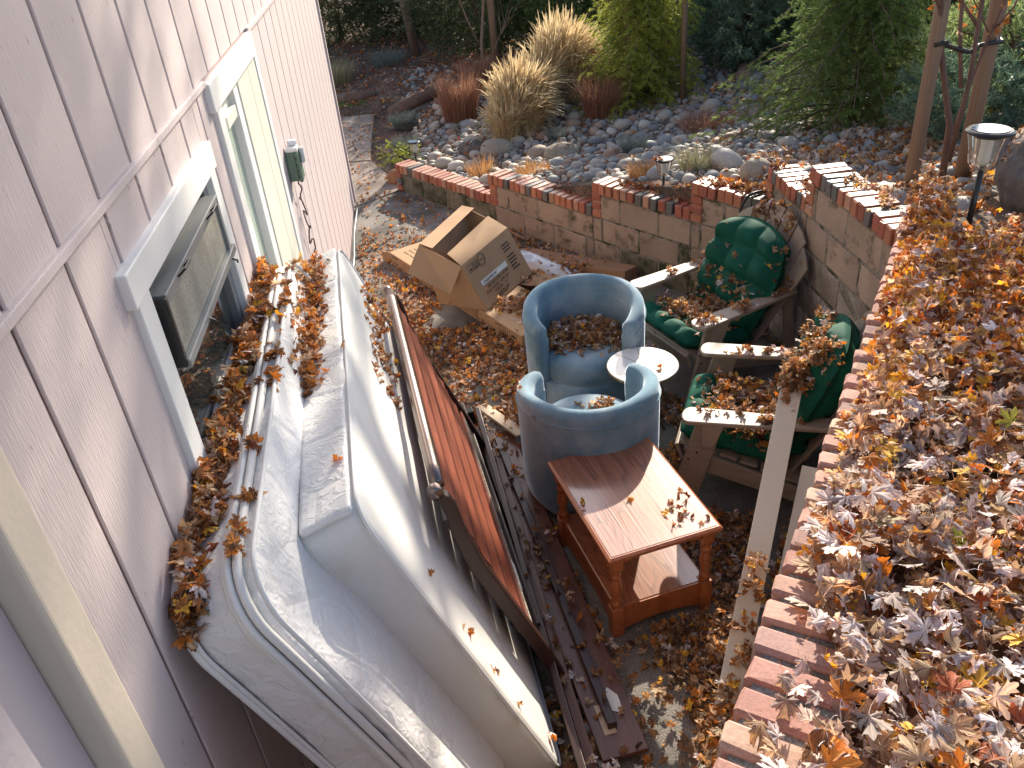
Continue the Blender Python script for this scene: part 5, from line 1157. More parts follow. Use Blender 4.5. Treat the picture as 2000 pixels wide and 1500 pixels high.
pile('leaf_pile', 'few orange leaves caught along the seam of the mattress', [hxy(0.165, s) for s in (1.55, 1.62, 1.75, 1.98, 2.35, 2.42, 2.5, 2.9, 3.0)], 90, 0.012, 0.02, 'warm', minz=1.2, size=(0.026, 0.042))
pile('leaf_pile', 'leaves heaped on the back half of the blue chair seat', [(0.475+0.17*cos(a), 4.50+0.14*sin(a)+0.03) for a in [0.2*k for k in range(17)]]+[(0.45, 4.55), (0.38, 4.50), (0.55, 4.52), (0.30, 4.45), (0.62, 4.45), (0.47, 4.42)]*4, 1500, 0.055, 0.085, 'patio', minz=0.3, size=(0.026, 0.042), z0=0.64, clip=(0.475, 4.48, 0.255))
pile('leaf_pile', 'few leaves on the seat of the blue chair that shows its back', [(0.42, 3.70), (0.48, 3.74)], 34, 0.04, 0.02, 'patio', minz=0.3, z0=0.64, clip=(0.385, 3.60, 0.25))
def apt(A, H, x, y): c, s = cos(H), sin(H); return (A[0]+c*x-s*y, A[1]+s*x+c*y)
pile('leaf_pile', 'leaves heaped on the seat cushion of the farther armchair', [apt(A1, H1, x, y) for x, y in ((0.05, -0.05), (0.1, 0.05), (0.18, -0.1), (0.0, 0.1), (0.0, -0.15), (0.2, 0.0))], 760, 0.066, 0.085, 'patio', minz=0.2)
pile('leaf_pile', 'leaves lying on the right armrest of the farther armchair', [apt(A1, H1, x, 0.335) for x in (0.32, 0.05, -0.2, -0.27)], 110, 0.035, 0.045, 'patio', minz=0.45)
pile('leaf_pile', 'few leaves on the left armrest of the farther armchair', [apt(A1, H1, x, -0.335) for x in (0.1, -0.15)], 22, 0.03, 0.02, 'warm', minz=0.45)
pile('leaf_pile', 'leaves caught between the fan back and its green cushion', [apt(A1, H1, -0.47+0.01*abs(k-2), -0.16+0.075*k) for k in range(5)], 120, 0.024, 0.02, 'patio', minz=0.7)
pile('leaf_pile', 'big heap of leaves covering the seat of the nearer armchair', [apt(A2, H2, x, y) for x in (-0.15, -0.05, 0.05, 0.15, 0.25) for y in (-0.18, -0.06, 0.08, 0.2)], 1300, 0.055, 0.095, 'patio', minz=0.2)
pile('leaf_pile', 'tall heap of leaves where the pale board crosses the nearer armchair', [apt(A2, H2, -0.10, 0.24), apt(A2, H2, -0.16, 0.18), apt(A2, H2, -0.12, 0.14)], 420, 0.055, 0.10, 'patio', minz=0.2)
pile('leaf_pile', 'few leaves on the armrests of the nearer armchair', [apt(A2, H2, x, -0.335) for x in (0.16, 0.02, -0.12, -0.05)]+[apt(A2, H2, x, 0.335) for x in (0.0, -0.08)], 70, 0.025, 0.02, 'patio', minz=0.45)
pile('leaf_pile', 'leaves piled between the nearer armchair and the brick cap', [(1.86, 3.36), (1.80, 3.25), (1.88, 3.45)], 260, 0.06, 0.25, 'patio', minz=0.3)
pile('leaf_pile', 'curled orange and yellow leaves scattered on the end table top', [(0.66, 2.82), (0.70, 2.76), (0.62, 2.74), (0.74, 2.72), (0.68, 2.70), (0.72, 2.86)], 15, 0.035, 0.015, 'warm', minz=0.4, size=(0.026, 0.036))
for (x, y, nm_) in ((0.475, 2.89, 'single curled brown leaf near the middle of the end table top'), (0.265, 2.84, 'single small orange leaf near the left edge of the end table top')): pile('maple_leaf', nm_, [(x, y)], 1, 0.001, 0.0, 'warm', minz=0.4, size=(0.03, 0.034))
pile('leaf_pile', 'two leaves lying on the round marble side table', [(0.83, 3.98)], 2, 0.02, 0.0, 'warm', minz=0.4)
pile('leaf_pile', 'brown leaves scattered over the torn flat carton', [(0.55, 6.33), (0.60, 6.27), (0.66, 6.22)], 110, 0.05, 0.02, 'warm', False, minz=0.05)
pile('leaf_pile', 'leaves piled between the two cartons and the blue chair', [(0.05, 5.72), (0.24, 5.50), (0.28, 5.75), (0.25, 5.35), (0.32, 5.9)], 480, 0.07, 0.04, 'patio', False, minz=-0.1)
pile('leaf_pile', 'leaves lodged between the box spring and the bronze headboard rail', [hxy(0.545-0.085*(s-2.25)/1.0, s) for s in (2.9, 3.1, 3.2, 3.35, 3.5, 3.6, 3.7, 3.8)], 150, 0.022, 0.03, 'warm', minz=0.6)
pile('leaf_pile', 'dry leaves strewn along the wide brown bed rails', [(0.29-0.42*t, 1.95+2.15*t) for t in [k/14 for k in range(15)]], 55, 0.055, 0.01, 'patio', minz=-0.1, size=(0.022, 0.038))
for (a, b_, n, nm_) in (((0.55, 1.87), (0.72, 2.60), 0, ''),): pass
pile('leaf_pile', 'orange leaves resting on the pale boards beside the near wall', [(0.92, 2.42), (0.86, 2.30), (0.80, 2.18), (0.78, 2.02), (0.95, 2.5)], 130, 0.045, 0.10, 'warm', minz=-0.1)
capb = WB-WA; capb.normalize(); cn = Vector((-capb.y, capb.x))
def capxy(s, o): p = WA+capb*s+cn*o; return (p.x, p.y)
pile('leaf_pile', 'brown leaves on the third brick cap step behind the small lamp', [capxy(s, 0.12) for s in (3.2, 3.3, 3.4, 3.5, 3.75, 3.85, 3.93)], 150, 0.035, 0.02, 'slope', False, minz=0.5)
pile('leaf_pile', 'orange leaves along the fourth brick cap step', [capxy(s, 0.11) for s in (4.12, 4.2, 4.3, 4.4, 4.5, 4.6)], 210, 0.035, 0.03, 'warm', False, minz=0.7)
pile('leaf_pile', 'few leaves on the second brick cap step', [capxy(s, 0.1) for s in (1.95, 2.4, 2.55)], 16, 0.03, 0.0, 'slope', False, minz=0.3)
pile('leaf_pile', 'orange leaves on the short brick cap next to the corner', [(2.0, 5.05), (1.98, 4.95), (2.0, 4.85)], 90, 0.035, 0.03, 'warm', True, minz=0.9)
pile('leaf_pile', 'leaves clumped on the brick cap of the tall side wall', [(2.03, 4.45), (2.06, 4.3), (2.08, 4.15), (2.05, 4.05)], 90, 0.04, 0.02, 'bed', True, minz=1.2)
for (off, s, z_, nm_) in ((0.36, 2.75, 1.5, 'single orange leaf stuck near the far end of the box spring face'), (0.37, 2.05, 1.5, 'single curled leaf on the near half of the box spring top')): pile('maple_leaf', nm_, [hxy(off, s)], 1, 0.001, 0.0, 'warm', minz=0.5, size=(0.032, 0.036))
pile('leaf_pile', 'few dry leaves clinging to the sloping face of the box spring', [hxy(0.60, 1.93), hxy(0.68, 1.90), hxy(0.76, 1.88), hxy(0.80, 1.86)], 9, 0.012, 0.0, 'warm', minz=0.3, size=(0.03, 0.036))

# slope litter
P0 = np.vstack([grid_rand(-1.0, 6.0, 5.0, 15.5, 9000), grid_rand(1.9, 4.6, 3.7, 7.2, 3000), grid_rand(-3.0, 0.6, 11.8, 17, 3400)]); pr_ = np.zeros(len(P0))
for i, (x, y) in enumerate(P0):
    if inside(x, y) > -0.2: continue
    if x < -1.02 and y < 12.6: continue
    b = 0.14
    if x > 2.1 and y < 6.6: b = 0.95
    if x < 0.7 and y > 11.6: b = 0.7
    if nz2(x, y, 1.4, 5) > 0.15: b += 0.25
    pr_[i] = b
P0 = P0[RNG.random(len(P0)) < pr_]; PP, kk = settle(P0, 0.012)
r_side = (PP[:, 0] > 2.0) & (PP[:, 1] < 7.0)
leaves('slope_litter', PP[~r_side], (0.035, 0.06), 0.4, 'slope', False, 'reddish brown leaf litter scattered between the river stones', 'leaf litter')
leaves('slope_litter', PP[r_side], (0.032, 0.055), 0.45, 'patio', False, 'tan leaf litter under the staked sapling', 'leaf litter')

# ---------------------------------------------------------------- grasses
def grassmat(name, c, c2, trans=0.4):
    m = bpy.data.materials.new(name); m.use_nodes = True; t = m.node_tree; N = t.nodes; L = t.links; p = N['Principled BSDF']; out = N['Material Output']
    g_ = N.new('ShaderNodeNewGeometry'); mx = N.new('ShaderNodeMix'); mx.data_type = 'RGBA'; L.new(g_.outputs['Random Per Island'], mx.inputs['Factor']); mx.inputs[6].default_value = (*c, 1); mx.inputs[7].default_value = (*c2, 1)
    L.new(mx.outputs[2], p.inputs['Base Color']); p.inputs['Roughness'].default_value = 0.6; p.inputs['Specular IOR Level'].default_value = 0.3
    tb = N.new('ShaderNodeBsdfTranslucent'); ms = N.new('ShaderNodeMixShader'); ms.inputs[0].default_value = trans; L.new(mx.outputs[2], tb.inputs['Color']); L.new(p.outputs[0], ms.inputs[1]); L.new(tb.outputs[0], ms.inputs[2]); L.new(ms.outputs[0], out.inputs['Surface']); return m
def blades(n, r0, h, lean, w, seg=4, droop=0.5, bias=(0, 0), fluffy=0.0):
    r = RNG; az = r.uniform(0, 2*PI, n); rr = r0*np.sqrt(r.random(n)); bx, by = rr*np.cos(az), rr*np.sin(az); H = h*r.uniform(0.35, 1.0, n)**0.8; le = lean*r.uniform(0.1, 1.0, n)
    az2 = az+r.normal(0, 0.7, n); dx, dy = np.cos(az2)*le+bias[0]*r.uniform(0.3, 1.6, n), np.sin(az2)*le+bias[1]; sa = r.uniform(0, PI, n); sx, sy = np.cos(sa), np.sin(sa)
    V = []
    for k in range(seg+1):
        t = k/seg; off = H*(t**1.8); z = H*(t-droop*t**3*np.hypot(dx, dy)); ww = w*(1-t**2*(1-fluffy))*(1 if k < seg else 0.25+2.0*fluffy)
        if fluffy and k >= seg-1: ww = w*(1+2.5*fluffy)*(1 if k == seg-1 else 0.2)
        cx, cy = bx+dx*off, by+dy*off
        V.append(np.stack([cx-sx*ww, cy-sy*ww, z], 1)); V.append(np.stack([cx+sx*ww, cy+sy*ww, z], 1))
    V = np.stack(V, 1); m = 2*(seg+1); T = []
    for k in range(seg): a = 2*k; T += [(a, a+1, a+3), (a, a+3, a+2)]
    T = (np.array(T)[None]+(np.arange(n)*m)[:, None, None]).reshape(-1, 3); return V.reshape(-1, 3), T
def tuft(x, y, n, r0, h, lean, w, m, label, name='grass_tuft', cat='grass', bias=(0, 0), fluffy=0.0, droop=0.5, group=None):
    V, T = blades(n, r0, h, lean, w, 5, droop, bias, fluffy); o = np_obj(name, V, T, m, None, True); o.location = (x, y, hz(x, y)-0.02 if x > -1.02 or y > 12.6 else 0.0)
    return tag(o, label, cat, group)
GS = grassmat('straw_blades', (0.58, 0.43, 0.24), (0.82, 0.68, 0.42)); GR_ = grassmat('red_brown_blades', (0.30, 0.13, 0.08), (0.45, 0.26, 0.17))
GO = grassmat('orange_blades', (0.50, 0.22, 0.09), (0.62, 0.40, 0.16)); GB = grassmat('blue_grey_blades', (0.17, 0.21, 0.19), (0.30, 0.33, 0.27)); GG = grassmat('green_straw_blades', (0.30, 0.30, 0.17), (0.48, 0.42, 0.26))
def feather(label, subs, x, y):
    Vs, Ts, off = [], [], 0
    for (dx, dy, n, r0, h, bx) in subs:
        V, T = blades(n, r0, h, 0.45, 0.0030, 6, 0.75, (bx, -0.05), 1.0); V = V+np.array([dx, dy, hz(x+dx, y+dy)-hz(x, y)]); Vs.append(V); Ts.append(T+off); off += len(V)
        V, T = blades(n//3, r0*1.2, h*0.55, 1.0, 0.0026, 5, 0.9, (0, 0), 0.2); V = V+np.array([dx, dy, hz(x+dx, y+dy)-hz(x, y)]); Vs.append(V); Ts.append(T+off); off += len(V)
    o = np_obj('feather_grass', np.concatenate(Vs), np.concatenate(Ts), GS, None, True); o.location = (x, y, hz(x, y)-0.02); return tag(o, label, 'grass')
feather('tall straw coloured feather grass clump on the stones, nearer and lower of the two', [(-0.12, -0.15, 900, 0.13, 0.62, 0.05), (0.0, 0.12, 1100, 0.15, 0.85, 0.15), (0.16, 0.0, 800, 0.13, 0.70, 0.25), (0.12, 0.38, 1200, 0.16, 1.0, 0.2), (-0.05, 0.55, 700, 0.14, 0.80, 0.1)], 0.35, 10.25)
feather('tallest straw coloured feather grass clump with pale plumes behind the lower one', [(-0.2, -0.25, 1000, 0.15, 0.95, 0.15), (0.0, 0.0, 1300, 0.17, 1.15, 0.25), (0.18, 0.15, 1300, 0.17, 1.25, 0.35), (0.3, -0.15, 700, 0.14, 0.85, 0.4), (0.1, 0.4, 900, 0.16, 1.2, 0.3)], 0.95, 11.4)
tuft(-0.33, 11.4, 1100, 0.22, 0.75, 0.40, 0.0035, GR_, 'reddish brown grass clump left of the straw feather grass')
tuft(-0.05, 12.6, 800, 0.25, 0.65, 0.45, 0.0035, GR_, 'faded red grass clump behind the first, near the dark juniper')
tuft(1.42, 10.35, 900, 0.20, 0.65, 0.55, 0.0035, GR_, 'copper red grass clump between the feather grass and the golden conifer')
tuft(2.0, 11.2, 500, 0.25, 0.45, 0.55, 0.0035, GR_, 'dull red grass clump under the golden conifer')
tuft(-1.12, 11.7, 1100, 0.16, 0.26, 0.9, 0.0028, GB, 'blue grey fescue tuft beside the path, farther one')
tuft(-1.02, 10.55, 1000, 0.16, 0.24, 0.9, 0.0028, GB, 'blue grey fescue tuft beside the path, nearer one')
tuft(1.46, 8.3, 650, 0.10, 0.24, 0.8, 0.0028, GB, 'blue grey fescue tuft among the river stones above the brick cap')
tuft(0.80, 9.75, 450, 0.10, 0.22, 0.8, 0.0028, GB, 'small grey green tuft below the feather grass')
tuft(-1.55, 15.0, 800, 0.25, 0.35, 0.9, 0.004, GB, 'grey green tuft in the red leaf litter far back')
tuft(-2.45, 14.2, 1100, 0.35, 0.50, 1.0, 0.004, GG, 'rounded green straw grass mound by the house corner')
tuft(-0.10, 8.62, 260, 0.13, 0.32, 0.7, 0.003, GO, 'thin orange grass tuft rising behind the first brick step')
tuft(0.40, 8.0, 420, 0.16, 0.22, 0.7, 0.003, GO, 'low orange gold grass tuft behind the second brick step')
tuft(1.30, 6.75, 420, 0.15, 0.22, 0.9, 0.003, GO, 'orange grass tuft behind the small solar lamp')
tuft(1.70, 6.60, 480, 0.16, 0.30, 1.0, 0.003, GG, 'spiky straw green grass tuft behind the fourth brick step')
tuft(2.35, 8.9, 500, 0.28, 0.35, 1.0, 0.004, GR_, 'grey brown dried grass patch below the blue green shrub')

# ---------------------------------------------------------------- conifers, shrubs, trees
def folmat(name, c, c2, trans=0.3, rough=0.55):
    m = grassmat(name, c, c2, trans); m.node_tree.nodes['Principled BSDF'].inputs['Roughness'].default_value = rough; return m
def needle_spray(org, dirs, lens, per, nl, nw, spread=0.9, droop=0.0):
    """needles along straight twigs; returns V,T"""
    n = len(org); t = (np.arange(per)+0.5)/per; N = n*per
    O = org[:, None, :]+dirs[:, None, :]*(lens[:, None, None]*t[None, :, None]); O[..., 2] -= droop*(lens[:, None]*t[None])**2; O = O.reshape(-1, 3)
    D = np.repeat(dirs, per, 0); rnd = RNG.normal(0, 1, (N, 3)); rnd -= D*np.sum(rnd*D, 1, keepdims=True); rnd /= np.linalg.norm(rnd, axis=1, keepdims=True)+1e-9
    nd = D*(1-spread*0.5)+rnd*spread; nd /= np.linalg.norm(nd, axis=1, keepdims=True); s = np.cross(nd, RNG.normal(0, 1, (N, 3))); s /= np.linalg.norm(s, axis=1, keepdims=True)+1e-9
    l = nl*RNG.uniform(0.6, 1.2, (N, 1)); V = np.stack([O-s*nw, O+s*nw, O+nd*l], 1).reshape(-1, 3); T = np.arange(N*3).reshape(-1, 3); return V, T
def crown_pts(n, c, rx, ry, rz, shell=0.55, seed=0, lump=0.3):
    u = RNG.normal(0, 1, (n, 3)); u /= np.linalg.norm(u, axis=1, keepdims=True); k = np.array([1+lump*noise.noise(Vector(q)*2.2+Vector((seed, 0, 0)))*2 for q in u]); rr = (shell+(1-shell)*RNG.random(n)**0.6)*k
    P = u*rr[:, None]*np.array([rx, ry, rz])+np.array(c); return P, u
def shrub(name, cat, label, x, y, rx, ry, h, m, kind='needle', n=900, per=14, nl=0.05, nw=0.006, lt=0.16, trunk=True, seed=0, conical=0.0, group=None, drp=0.6, zb=0.0):
    z0 = hz(x, y) if (x > -1.02 or y > 12.6) else 0; root = empty(name, (x, y, z0-0.03), 0, label, cat, group)
    P, u = crown_pts(n, (0, 0, h*0.5+zb), rx, ry, h*0.52, 0.45, seed)
    if conical:
        k = 1-conical*np.clip((P[:, 2]-zb)/h, 0, 1); P[:, 0] *= k; P[:, 1] *= k
    P[:, 2] = np.maximum(P[:, 2], 0.05)
    dirs = u*np.array([1, 1, 0.5])+RNG.normal(0, 0.45, u.shape)+np.array([0, 0, 0.15 if kind != 'weep' else -0.1]); dirs /= np.linalg.norm(dirs, axis=1, keepdims=True)
    V, T = needle_spray(P, dirs, lt*RNG.uniform(0.6, 1.4, n), per, nl, nw, 0.8 if kind != 'leafy' else 1.1, drp); np_obj('crown', V, T, m, root, False)
    if trunk:
        b = MB(); b.tube([(0, 0, -0.05), (0.02, 0.01, h*0.4), (0, 0, h*0.85)], [0.05, 0.035, 0.01], 8)
        for k in range(26):
            i = RNG.integers(0, n); q = P[i]; b.tube([(0, 0, max(0.03, q[2]*0.55)), tuple(q*np.array([0.5, 0.5, 1])*np.array([1, 1, 0.9])), tuple(q)], [0.014, 0.009, 0.003], 5)
        b.build('trunk', M['bark'], root, smooth=True)
    return root
def conifer(name, label, x, y, h, r, m, tiers=13, per_t=9, seed=0, z_low=0.1, needle=0.050, group=None, nw=0.0032, dens=34, lean=0.0):
    z0 = hz(x, y); root = empty(name, (x, y, z0-0.03), 0, label, 'conifer', group); b = MB(); b.tube([(0, 0, -0.1), (0.02, 0, h*0.5), (0.0, 0, h)], [0.045, 0.03, 0.006], 8)
    O, D, Ls = [], [], []
    for t in range(tiers):
        f = t/(tiers-1); z = z_low+(h-z_low)*f*0.97; R = r*(1-f)**0.75*(0.85+0.3*RNG.random())
        for k in range(per_t):
            a = 2*PI*(k+RNG.random()*0.8)/per_t+t; L = R*RNG.uniform(0.65, 1.15); seg = 7; pts = []
            for s in range(seg+1):
                q = s/seg; pts.append(np.array([cos(a)*L*q, sin(a)*L*q, z+0.10*L*sin(q*2.2)-0.32*L*q*q+RNG.normal(0, 0.008)]))
            b.tube([tuple(p) for p in pts], [0.010*(1-0.85*s/seg)+0.0015 for s in range(seg+1)], 4, False)
            for s in range(1, seg+1):
                base = pts[s]; nt = 4
                for w in range(nt):
                    sd = (1 if w % 2 else -1); dirn = np.array([cos(a+sd*RNG.uniform(0.5, 1.2)), sin(a+sd*RNG.uniform(0.5, 1.2)), RNG.uniform(-0.75, 0.05)])
                    dirn /= np.linalg.norm(dirn); O.append(base*(1-0.06*w)+np.array([0, 0, 0.06*w*0.1])); D.append(dirn); Ls.append(RNG.uniform(0.08, 0.20)*(1.15-0.5*s/seg))
    V, T = needle_spray(np.array(O), np.array(D), np.array(Ls), dens, needle, nw, 0.60, 1.8); np_obj('crown', V, T, m, root, False); b.build('trunk', M['bark'], root, smooth=True); return root
CG = folmat('golden_conifer_needles', (0.28, 0.33, 0.06), (0.50, 0.52, 0.12), 0.55); CD = folmat('green_conifer_needles', (0.10, 0.18, 0.055), (0.25, 0.32, 0.09), 0.5)
JD = folmat('dark_juniper_needles', (0.045, 0.07, 0.03), (0.10, 0.125, 0.05), 0.25); SB = folmat('blue_green_shrub_leaves', (0.10, 0.17, 0.115), (0.19, 0.27, 0.17), 0.35); SG = folmat('mid_green_shrub_leaves', (0.06, 0.11, 0.04), (0.14, 0.20, 0.07), 0.35); SY = folmat('bright_spurge_leaves', (0.20, 0.30, 0.12), (0.42, 0.48, 0.20), 0.45)
conifer('deodar_cedar', 'golden green weeping cedar with two support stakes beyond the feather grass', 2.0, 10.75, 2.9, 0.85, CG, 18, 10, 1, nw=0.0042)
conifer('deodar_cedar', 'wide green cedar spreading over the stones left of the staked sapling', 3.35, 7.6, 2.2, 1.25, CD, 15, 11, 2, z_low=0.02)
shrub('juniper', 'shrub', 'dark juniper hedge mass behind the house corner', -2.6, 17.2, 1.6, 0.8, 2.3, JD, n=3000, per=16, nl=0.07, nw=0.010, lt=0.28, seed=3)
shrub('juniper', 'shrub', 'dark juniper behind the bare grey trunk at the far left', -0.9, 17.0, 1.3, 0.9, 2.2, JD, n=2800, per=16, nl=0.07, nw=0.010, lt=0.28, seed=4)
shrub('juniper', 'shrub', 'dense dark green juniper in front of the single stake', 0.0, 14.6, 1.0, 0.8, 1.9, JD, n=1900, per=18, nl=0.055, nw=0.008, lt=0.22, seed=5)
shrub('shrub', 'shrub', 'dark leafy shrub behind the tall feather grass', 1.55, 14.4, 1.3, 0.8, 1.5, SG, n=2600, per=14, nl=0.07, nw=0.012, lt=0.2, seed=6)
shrub('shrub', 'shrub', 'mid green leafy shrub behind the golden cedar', 3.4, 14.2, 1.4, 0.8, 1.5, SG, n=2600, per=14, nl=0.07, nw=0.012, lt=0.2, seed=7)
shrub('shrub', 'shrub', 'blue green spiky shrub between the two cedars', 3.55, 11.6, 1.05, 0.8, 1.5, SB, n=1700, per=18, nl=0.085, nw=0.009, lt=0.16, seed=8)
shrub('shrub', 'shrub', 'low blue green shrub below the spiky one at the top of the stones', 4.6, 12.2, 0.9, 0.8, 1.3, SB, n=1200, per=16, nl=0.085, nw=0.010, lt=0.16, seed=9)
shrub('shrub', 'shrub', 'dark green shrub behind the wide green cedar', 5.3, 10.4, 1.2, 0.8, 1.4, SG, n=1700, per=14, nl=0.08, nw=0.012, lt=0.2, seed=10)
shrub('spurge', 'shrub', 'sunlit pale green spurge bush behind the stakes', 4.15, 6.65, 0.62, 0.6, 1.05, SY, n=520, per=26, nl=0.075, nw=0.0065, lt=0.13, seed=11, drp=0.2)
shrub('spurge', 'shrub', 'shaded blue green spurge low between the two stakes', 3.45, 5.85, 0.45, 0.4, 0.55, SB, n=300, per=26, nl=0.07, nw=0.006, lt=0.12, seed=12, drp=0.2, trunk=False)
shrub('spurge', 'shrub', 'blue green spurge at the right edge behind the right stake', 4.5, 5.9, 0.55, 0.5, 0.8, SB, n=420, per=26, nl=0.075, nw=0.0065, lt=0.13, seed=13, drp=0.2)
shrub('shrub', 'shrub', 'dark shrub far right behind the pale green spurge', 6.2, 8.4, 0.9, 0.8, 1.5, SG, n=1000, per=14, nl=0.08, nw=0.012, lt=0.2, seed=14)
for i_, (x, y, rx, h_, lb) in enumerate(((-5.2, 19.5, 2.2, 2.4, 'dark evergreen screen far behind the house corner'), (0.6, 19.5, 2.0, 2.0, 'dark evergreen screen behind the junipers at the top'), (4.2, 17.5, 2.2, 1.7, 'dark evergreen screen behind the leafy shrubs'), (7.6, 13.0, 1.7, 1.6, 'dark evergreen mass at the top right of the planting'), (9.0, 9.5, 1.5, 1.5, 'dark evergreen beyond the right edge of the planting'))):
    shrub('juniper', 'shrub', lb, x, y, rx, 0.9, h_, JD if i_ != 3 else SG, n=2600, per=14, nl=0.10, nw=0.016, lt=0.34, seed=30+i_)
for (x, y, lb) in ((-1.20, 10.05, 'small yellow green seedling by the path'), (-0.92, 10.02, 'second small yellow green seedling, nearer the wall end')):
    shrub('seedling', 'plant', lb, x, y, 0.10, 0.10, 0.22, folmat('seedling_leaves', (0.30, 0.38, 0.05), (0.45, 0.48, 0.10)), n=26, per=7, nl=0.05, nw=0.010, lt=0.10, seed=15, trunk=False)
tuft(-1.95, 12.9, 700, 0.22, 0.06, 0.6, 0.004, grassmat('moss_blades', (0.12, 0.20, 0.04), (0.22, 0.32, 0.07)), 'patch of bright green moss at the end of the path', 'moss_patch', 'moss')

def stake(x, y, h, r, label, zo=0.0):
    z0 = hz(x, y); o = MB().tube([(0, 0, -0.2), (0.004, 0, h*0.5), (0, 0, h)], [r*1.03, r, r*0.96], 14).build('tree_stake', M['stake'], None, smooth=True); o.location = (x, y, z0)
    return tag(o, label, 'stake', 'lodgepole tree stakes')
stake(2.32, 4.40, 1.75, 0.037, 'thick wooden stake nearest the brick cap, left of the sapling')
stake(2.76, 4.66, 1.85, 0.043, 'thick wooden stake behind the large solar lamp')
stake(0.24, 13.3, 2.6, 0.055, 'lone weathered stake beside the dark juniper at the top')
stake(2.42, 10.35, 3.0, 0.035, 'stake at the right side of the golden cedar')
stake(1.80, 10.6, 3.0, 0.035, 'stake half hidden inside the golden cedar')
# rubber tree tie between the stakes
tie = [(2.30, 4.37, 2.02), (2.36, 4.36, 2.03), (2.40, 4.43, 2.0), (2.50, 4.50, 1.96), (2.56, 4.50, 1.94), (2.60, 4.53, 1.935), (2.68, 4.62, 1.94), (2.72, 4.60, 1.95), (2.80, 4.61, 1.95), (2.82, 4.68, 1.95)]
tag(MB().tube(tie, 0.012, 8).build('tree_tie', M['rubber'], smooth=True), 'black rubber tree tie linking both stakes to the sapling', 'tree tie')

def branching(root_pts, seed, gens=3, spread=0.5, lens=(0.45, 0.3, 0.2), kids=(4, 3, 2), r0=0.016):
    r = random.Random(seed); segs = []; tips = []
    def grow(p, d, L, rr, gen):
        pts = [p]; q = Vector(p); dd_ = Vector(d).normalized()
        for k in range(4):
            dd_ = (dd_+Vector((r.gauss(0, 0.10), r.gauss(0, 0.10), r.gauss(0.05, 0.06)))).normalized(); q = q+dd_*(L/4); pts.append(tuple(q))
        segs.append((pts, [rr*(1-0.55*k/4) for k in range(5)]))
        tips.append((tuple(q), tuple(dd_), gen))
        if gen < gens:
            for k in range(kids[min(gen, len(kids)-1)]):
                t = r.uniform(0.35, 1.0); i = min(3, int(t*4)); bp = Vector(pts[i]).lerp(Vector(pts[i+1]), t*4-i)
                a = r.uniform(0, 2*PI); side = dd_.cross(Vector((cos(a), sin(a), 0.3))).normalized(); grow(tuple(bp), dd_*(1-spread)+side*spread*1.3+Vector((0, 0, 0.2)), lens[min(gen, len(lens)-1)]*r.uniform(0.7, 1.2), rr*0.55, gen+1)
    for (p, d, L, rr) in root_pts: grow(p, d, L, rr, 0)
    return segs, tips
def sapling(x, y, label, seed, stems, leafm, nleaf, lsize, m, name='maple_sapling', kw={}):
    root = empty(name, (x, y, hz(x, y)), 0, label, 'tree'); segs, tips = branching(stems, seed, **kw); b = MB()
    for pts, rr in segs: b.tube(pts, rr, 6)
    b.build('trunk', m, root, smooth=True)
    if nleaf:
        P = []
        for k in range(nleaf):
            pts, rr = segs[RNG.integers(0, len(segs))]; i = RNG.integers(0, 4); a = np.array(pts[i]); c = np.array(pts[i+1]); P.append(a+(c-a)*RNG.random()+RNG.normal(0, 0.012, 3)+np.array([0, 0, -0.02]))
        P = np.array(P); P = P[(P[:, 2] > 0.75) & (P[:, 0] < 0.30)]; n = len(P); R = rot_euler(n, 1.2)*RNG.uniform(*lsize, n)[:, None, None]; V, T, A = join(LO, RNG.integers(0, len(LO), n), R, P); np_obj('crown', V, T, LM[leafm], root, True, {'vein': A})
    return root
sapling(2.56, 4.50, 'staked maple sapling with withered orange leaves above the brick cap', 5,
        [((0, 0, -0.1), (0.0, 0.0, 1), 1.9, 0.022), ((0.01, 0, 0.15), (0.16, 0.05, 1), 1.7, 0.016), ((0, 0.0, 0.55), (-0.28, 0.1, 1), 1.2, 0.012), ((0.0, 0, 0.3), (0.3, 0.1, 1), 0.9, 0.009)], 'warm', 800, (0.022, 0.040), M['redbark'], kw=dict(gens=2, spread=0.45, lens=(0.5, 0.28), kids=(6, 3)))
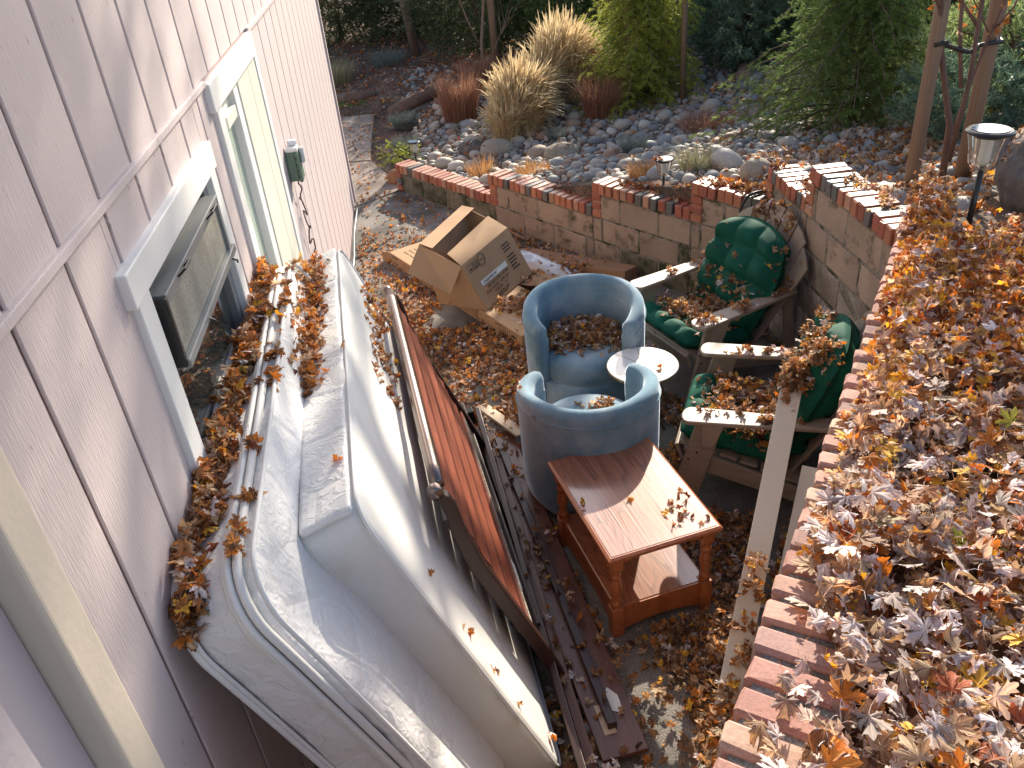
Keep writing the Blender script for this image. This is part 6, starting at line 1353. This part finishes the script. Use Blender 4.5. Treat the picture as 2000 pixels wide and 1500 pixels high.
sapling(0.02, 13.1, 'thin pale young tree tied beside the lone stake', 8, [((0, 0, -0.1), (0.03, 0, 1), 2.6, 0.03), ((0, 0, 0.5), (-0.25, 0.0, 1), 1.6, 0.014), ((0.1, 0, 0.2), (0.4, 0.1, 1), 0.9, 0.01)], 'slope', 26, (0.04, 0.06), M['stake'], kw=dict(gens=2, spread=0.5, lens=(0.6, 0.35), kids=(3, 2)))
sapling(-1.08, 15.4, 'bare grey tree trunk in front of the dark junipers at the far left', 11, [((0, 0, -0.1), (0, 0, 1), 3.6, 0.085)], 'slope', 12, (0.04, 0.06), M['bark'], kw=dict(gens=2, spread=0.5, lens=(1.0, 0.5), kids=(5, 3)))
# tall maple standing beyond the planting; its crown is above the picture and dapples the house wall
def big_tree(x, y, label, seed, h, crown, nl, kids=(7, 5, 4)):
    root = empty('maple_tree', (x, y, hz(x, y)), 0, label, 'tree'); segs, tips = branching([((0, 0, -0.2), (0, 0, 1), h, 0.14)], seed, gens=3, spread=0.62, lens=(2.0, 1.1, 0.6), kids=kids); b = MB()
    for pts, rr in segs: b.tube(pts, rr, 7)
    b.build('trunk', M['bark'], root, smooth=True)
    P = []
    fine = [s for s in segs if s[1][0] < 0.03]
    for k in range(nl):
        pts, rr = fine[RNG.integers(0, len(fine))]; i = RNG.integers(0, 4); a = np.array(pts[i]); c = np.array(pts[i+1]); P.append(a+(c-a)*RNG.random()+RNG.normal(0, 0.06, 3))
    for (cx, cy, cz, rr_, n_) in crown:
        q = RNG.normal(0, 1, (n_, 3)); q /= np.linalg.norm(q, axis=1, keepdims=True); P += list(q*(RNG.random((n_, 1))**0.5)*rr_+np.array([cx, cy, cz]))
    P = np.array(P); n = len(P); R = rot_euler(n, 1.2)*RNG.uniform(0.05, 0.085, n)[:, None, None]; V, T, A = join(LO, RNG.integers(0, len(LO), n), R, P); np_obj('crown', V, T, LM['warm'], root, True, {'vein': A}); return root
TREES = True
if TREES:
    big_tree(3.6, 13.3, 'tall maple whose trunk stands behind the planting, crown above the picture', 21, 7.0, [(-1.1, -0.5, 8.5, 0.85, 3600), (-0.5, -0.4, 8.3, 0.7, 1800), (-1.55, -0.5, 8.5, 0.6, 1100), (0.1, -0.4, 8.4, 0.8, 1500), (-1.2, -0.5, 7.35, 0.5, 110), (-1.9, -0.5, 7.9, 0.5, 90)], 1500)
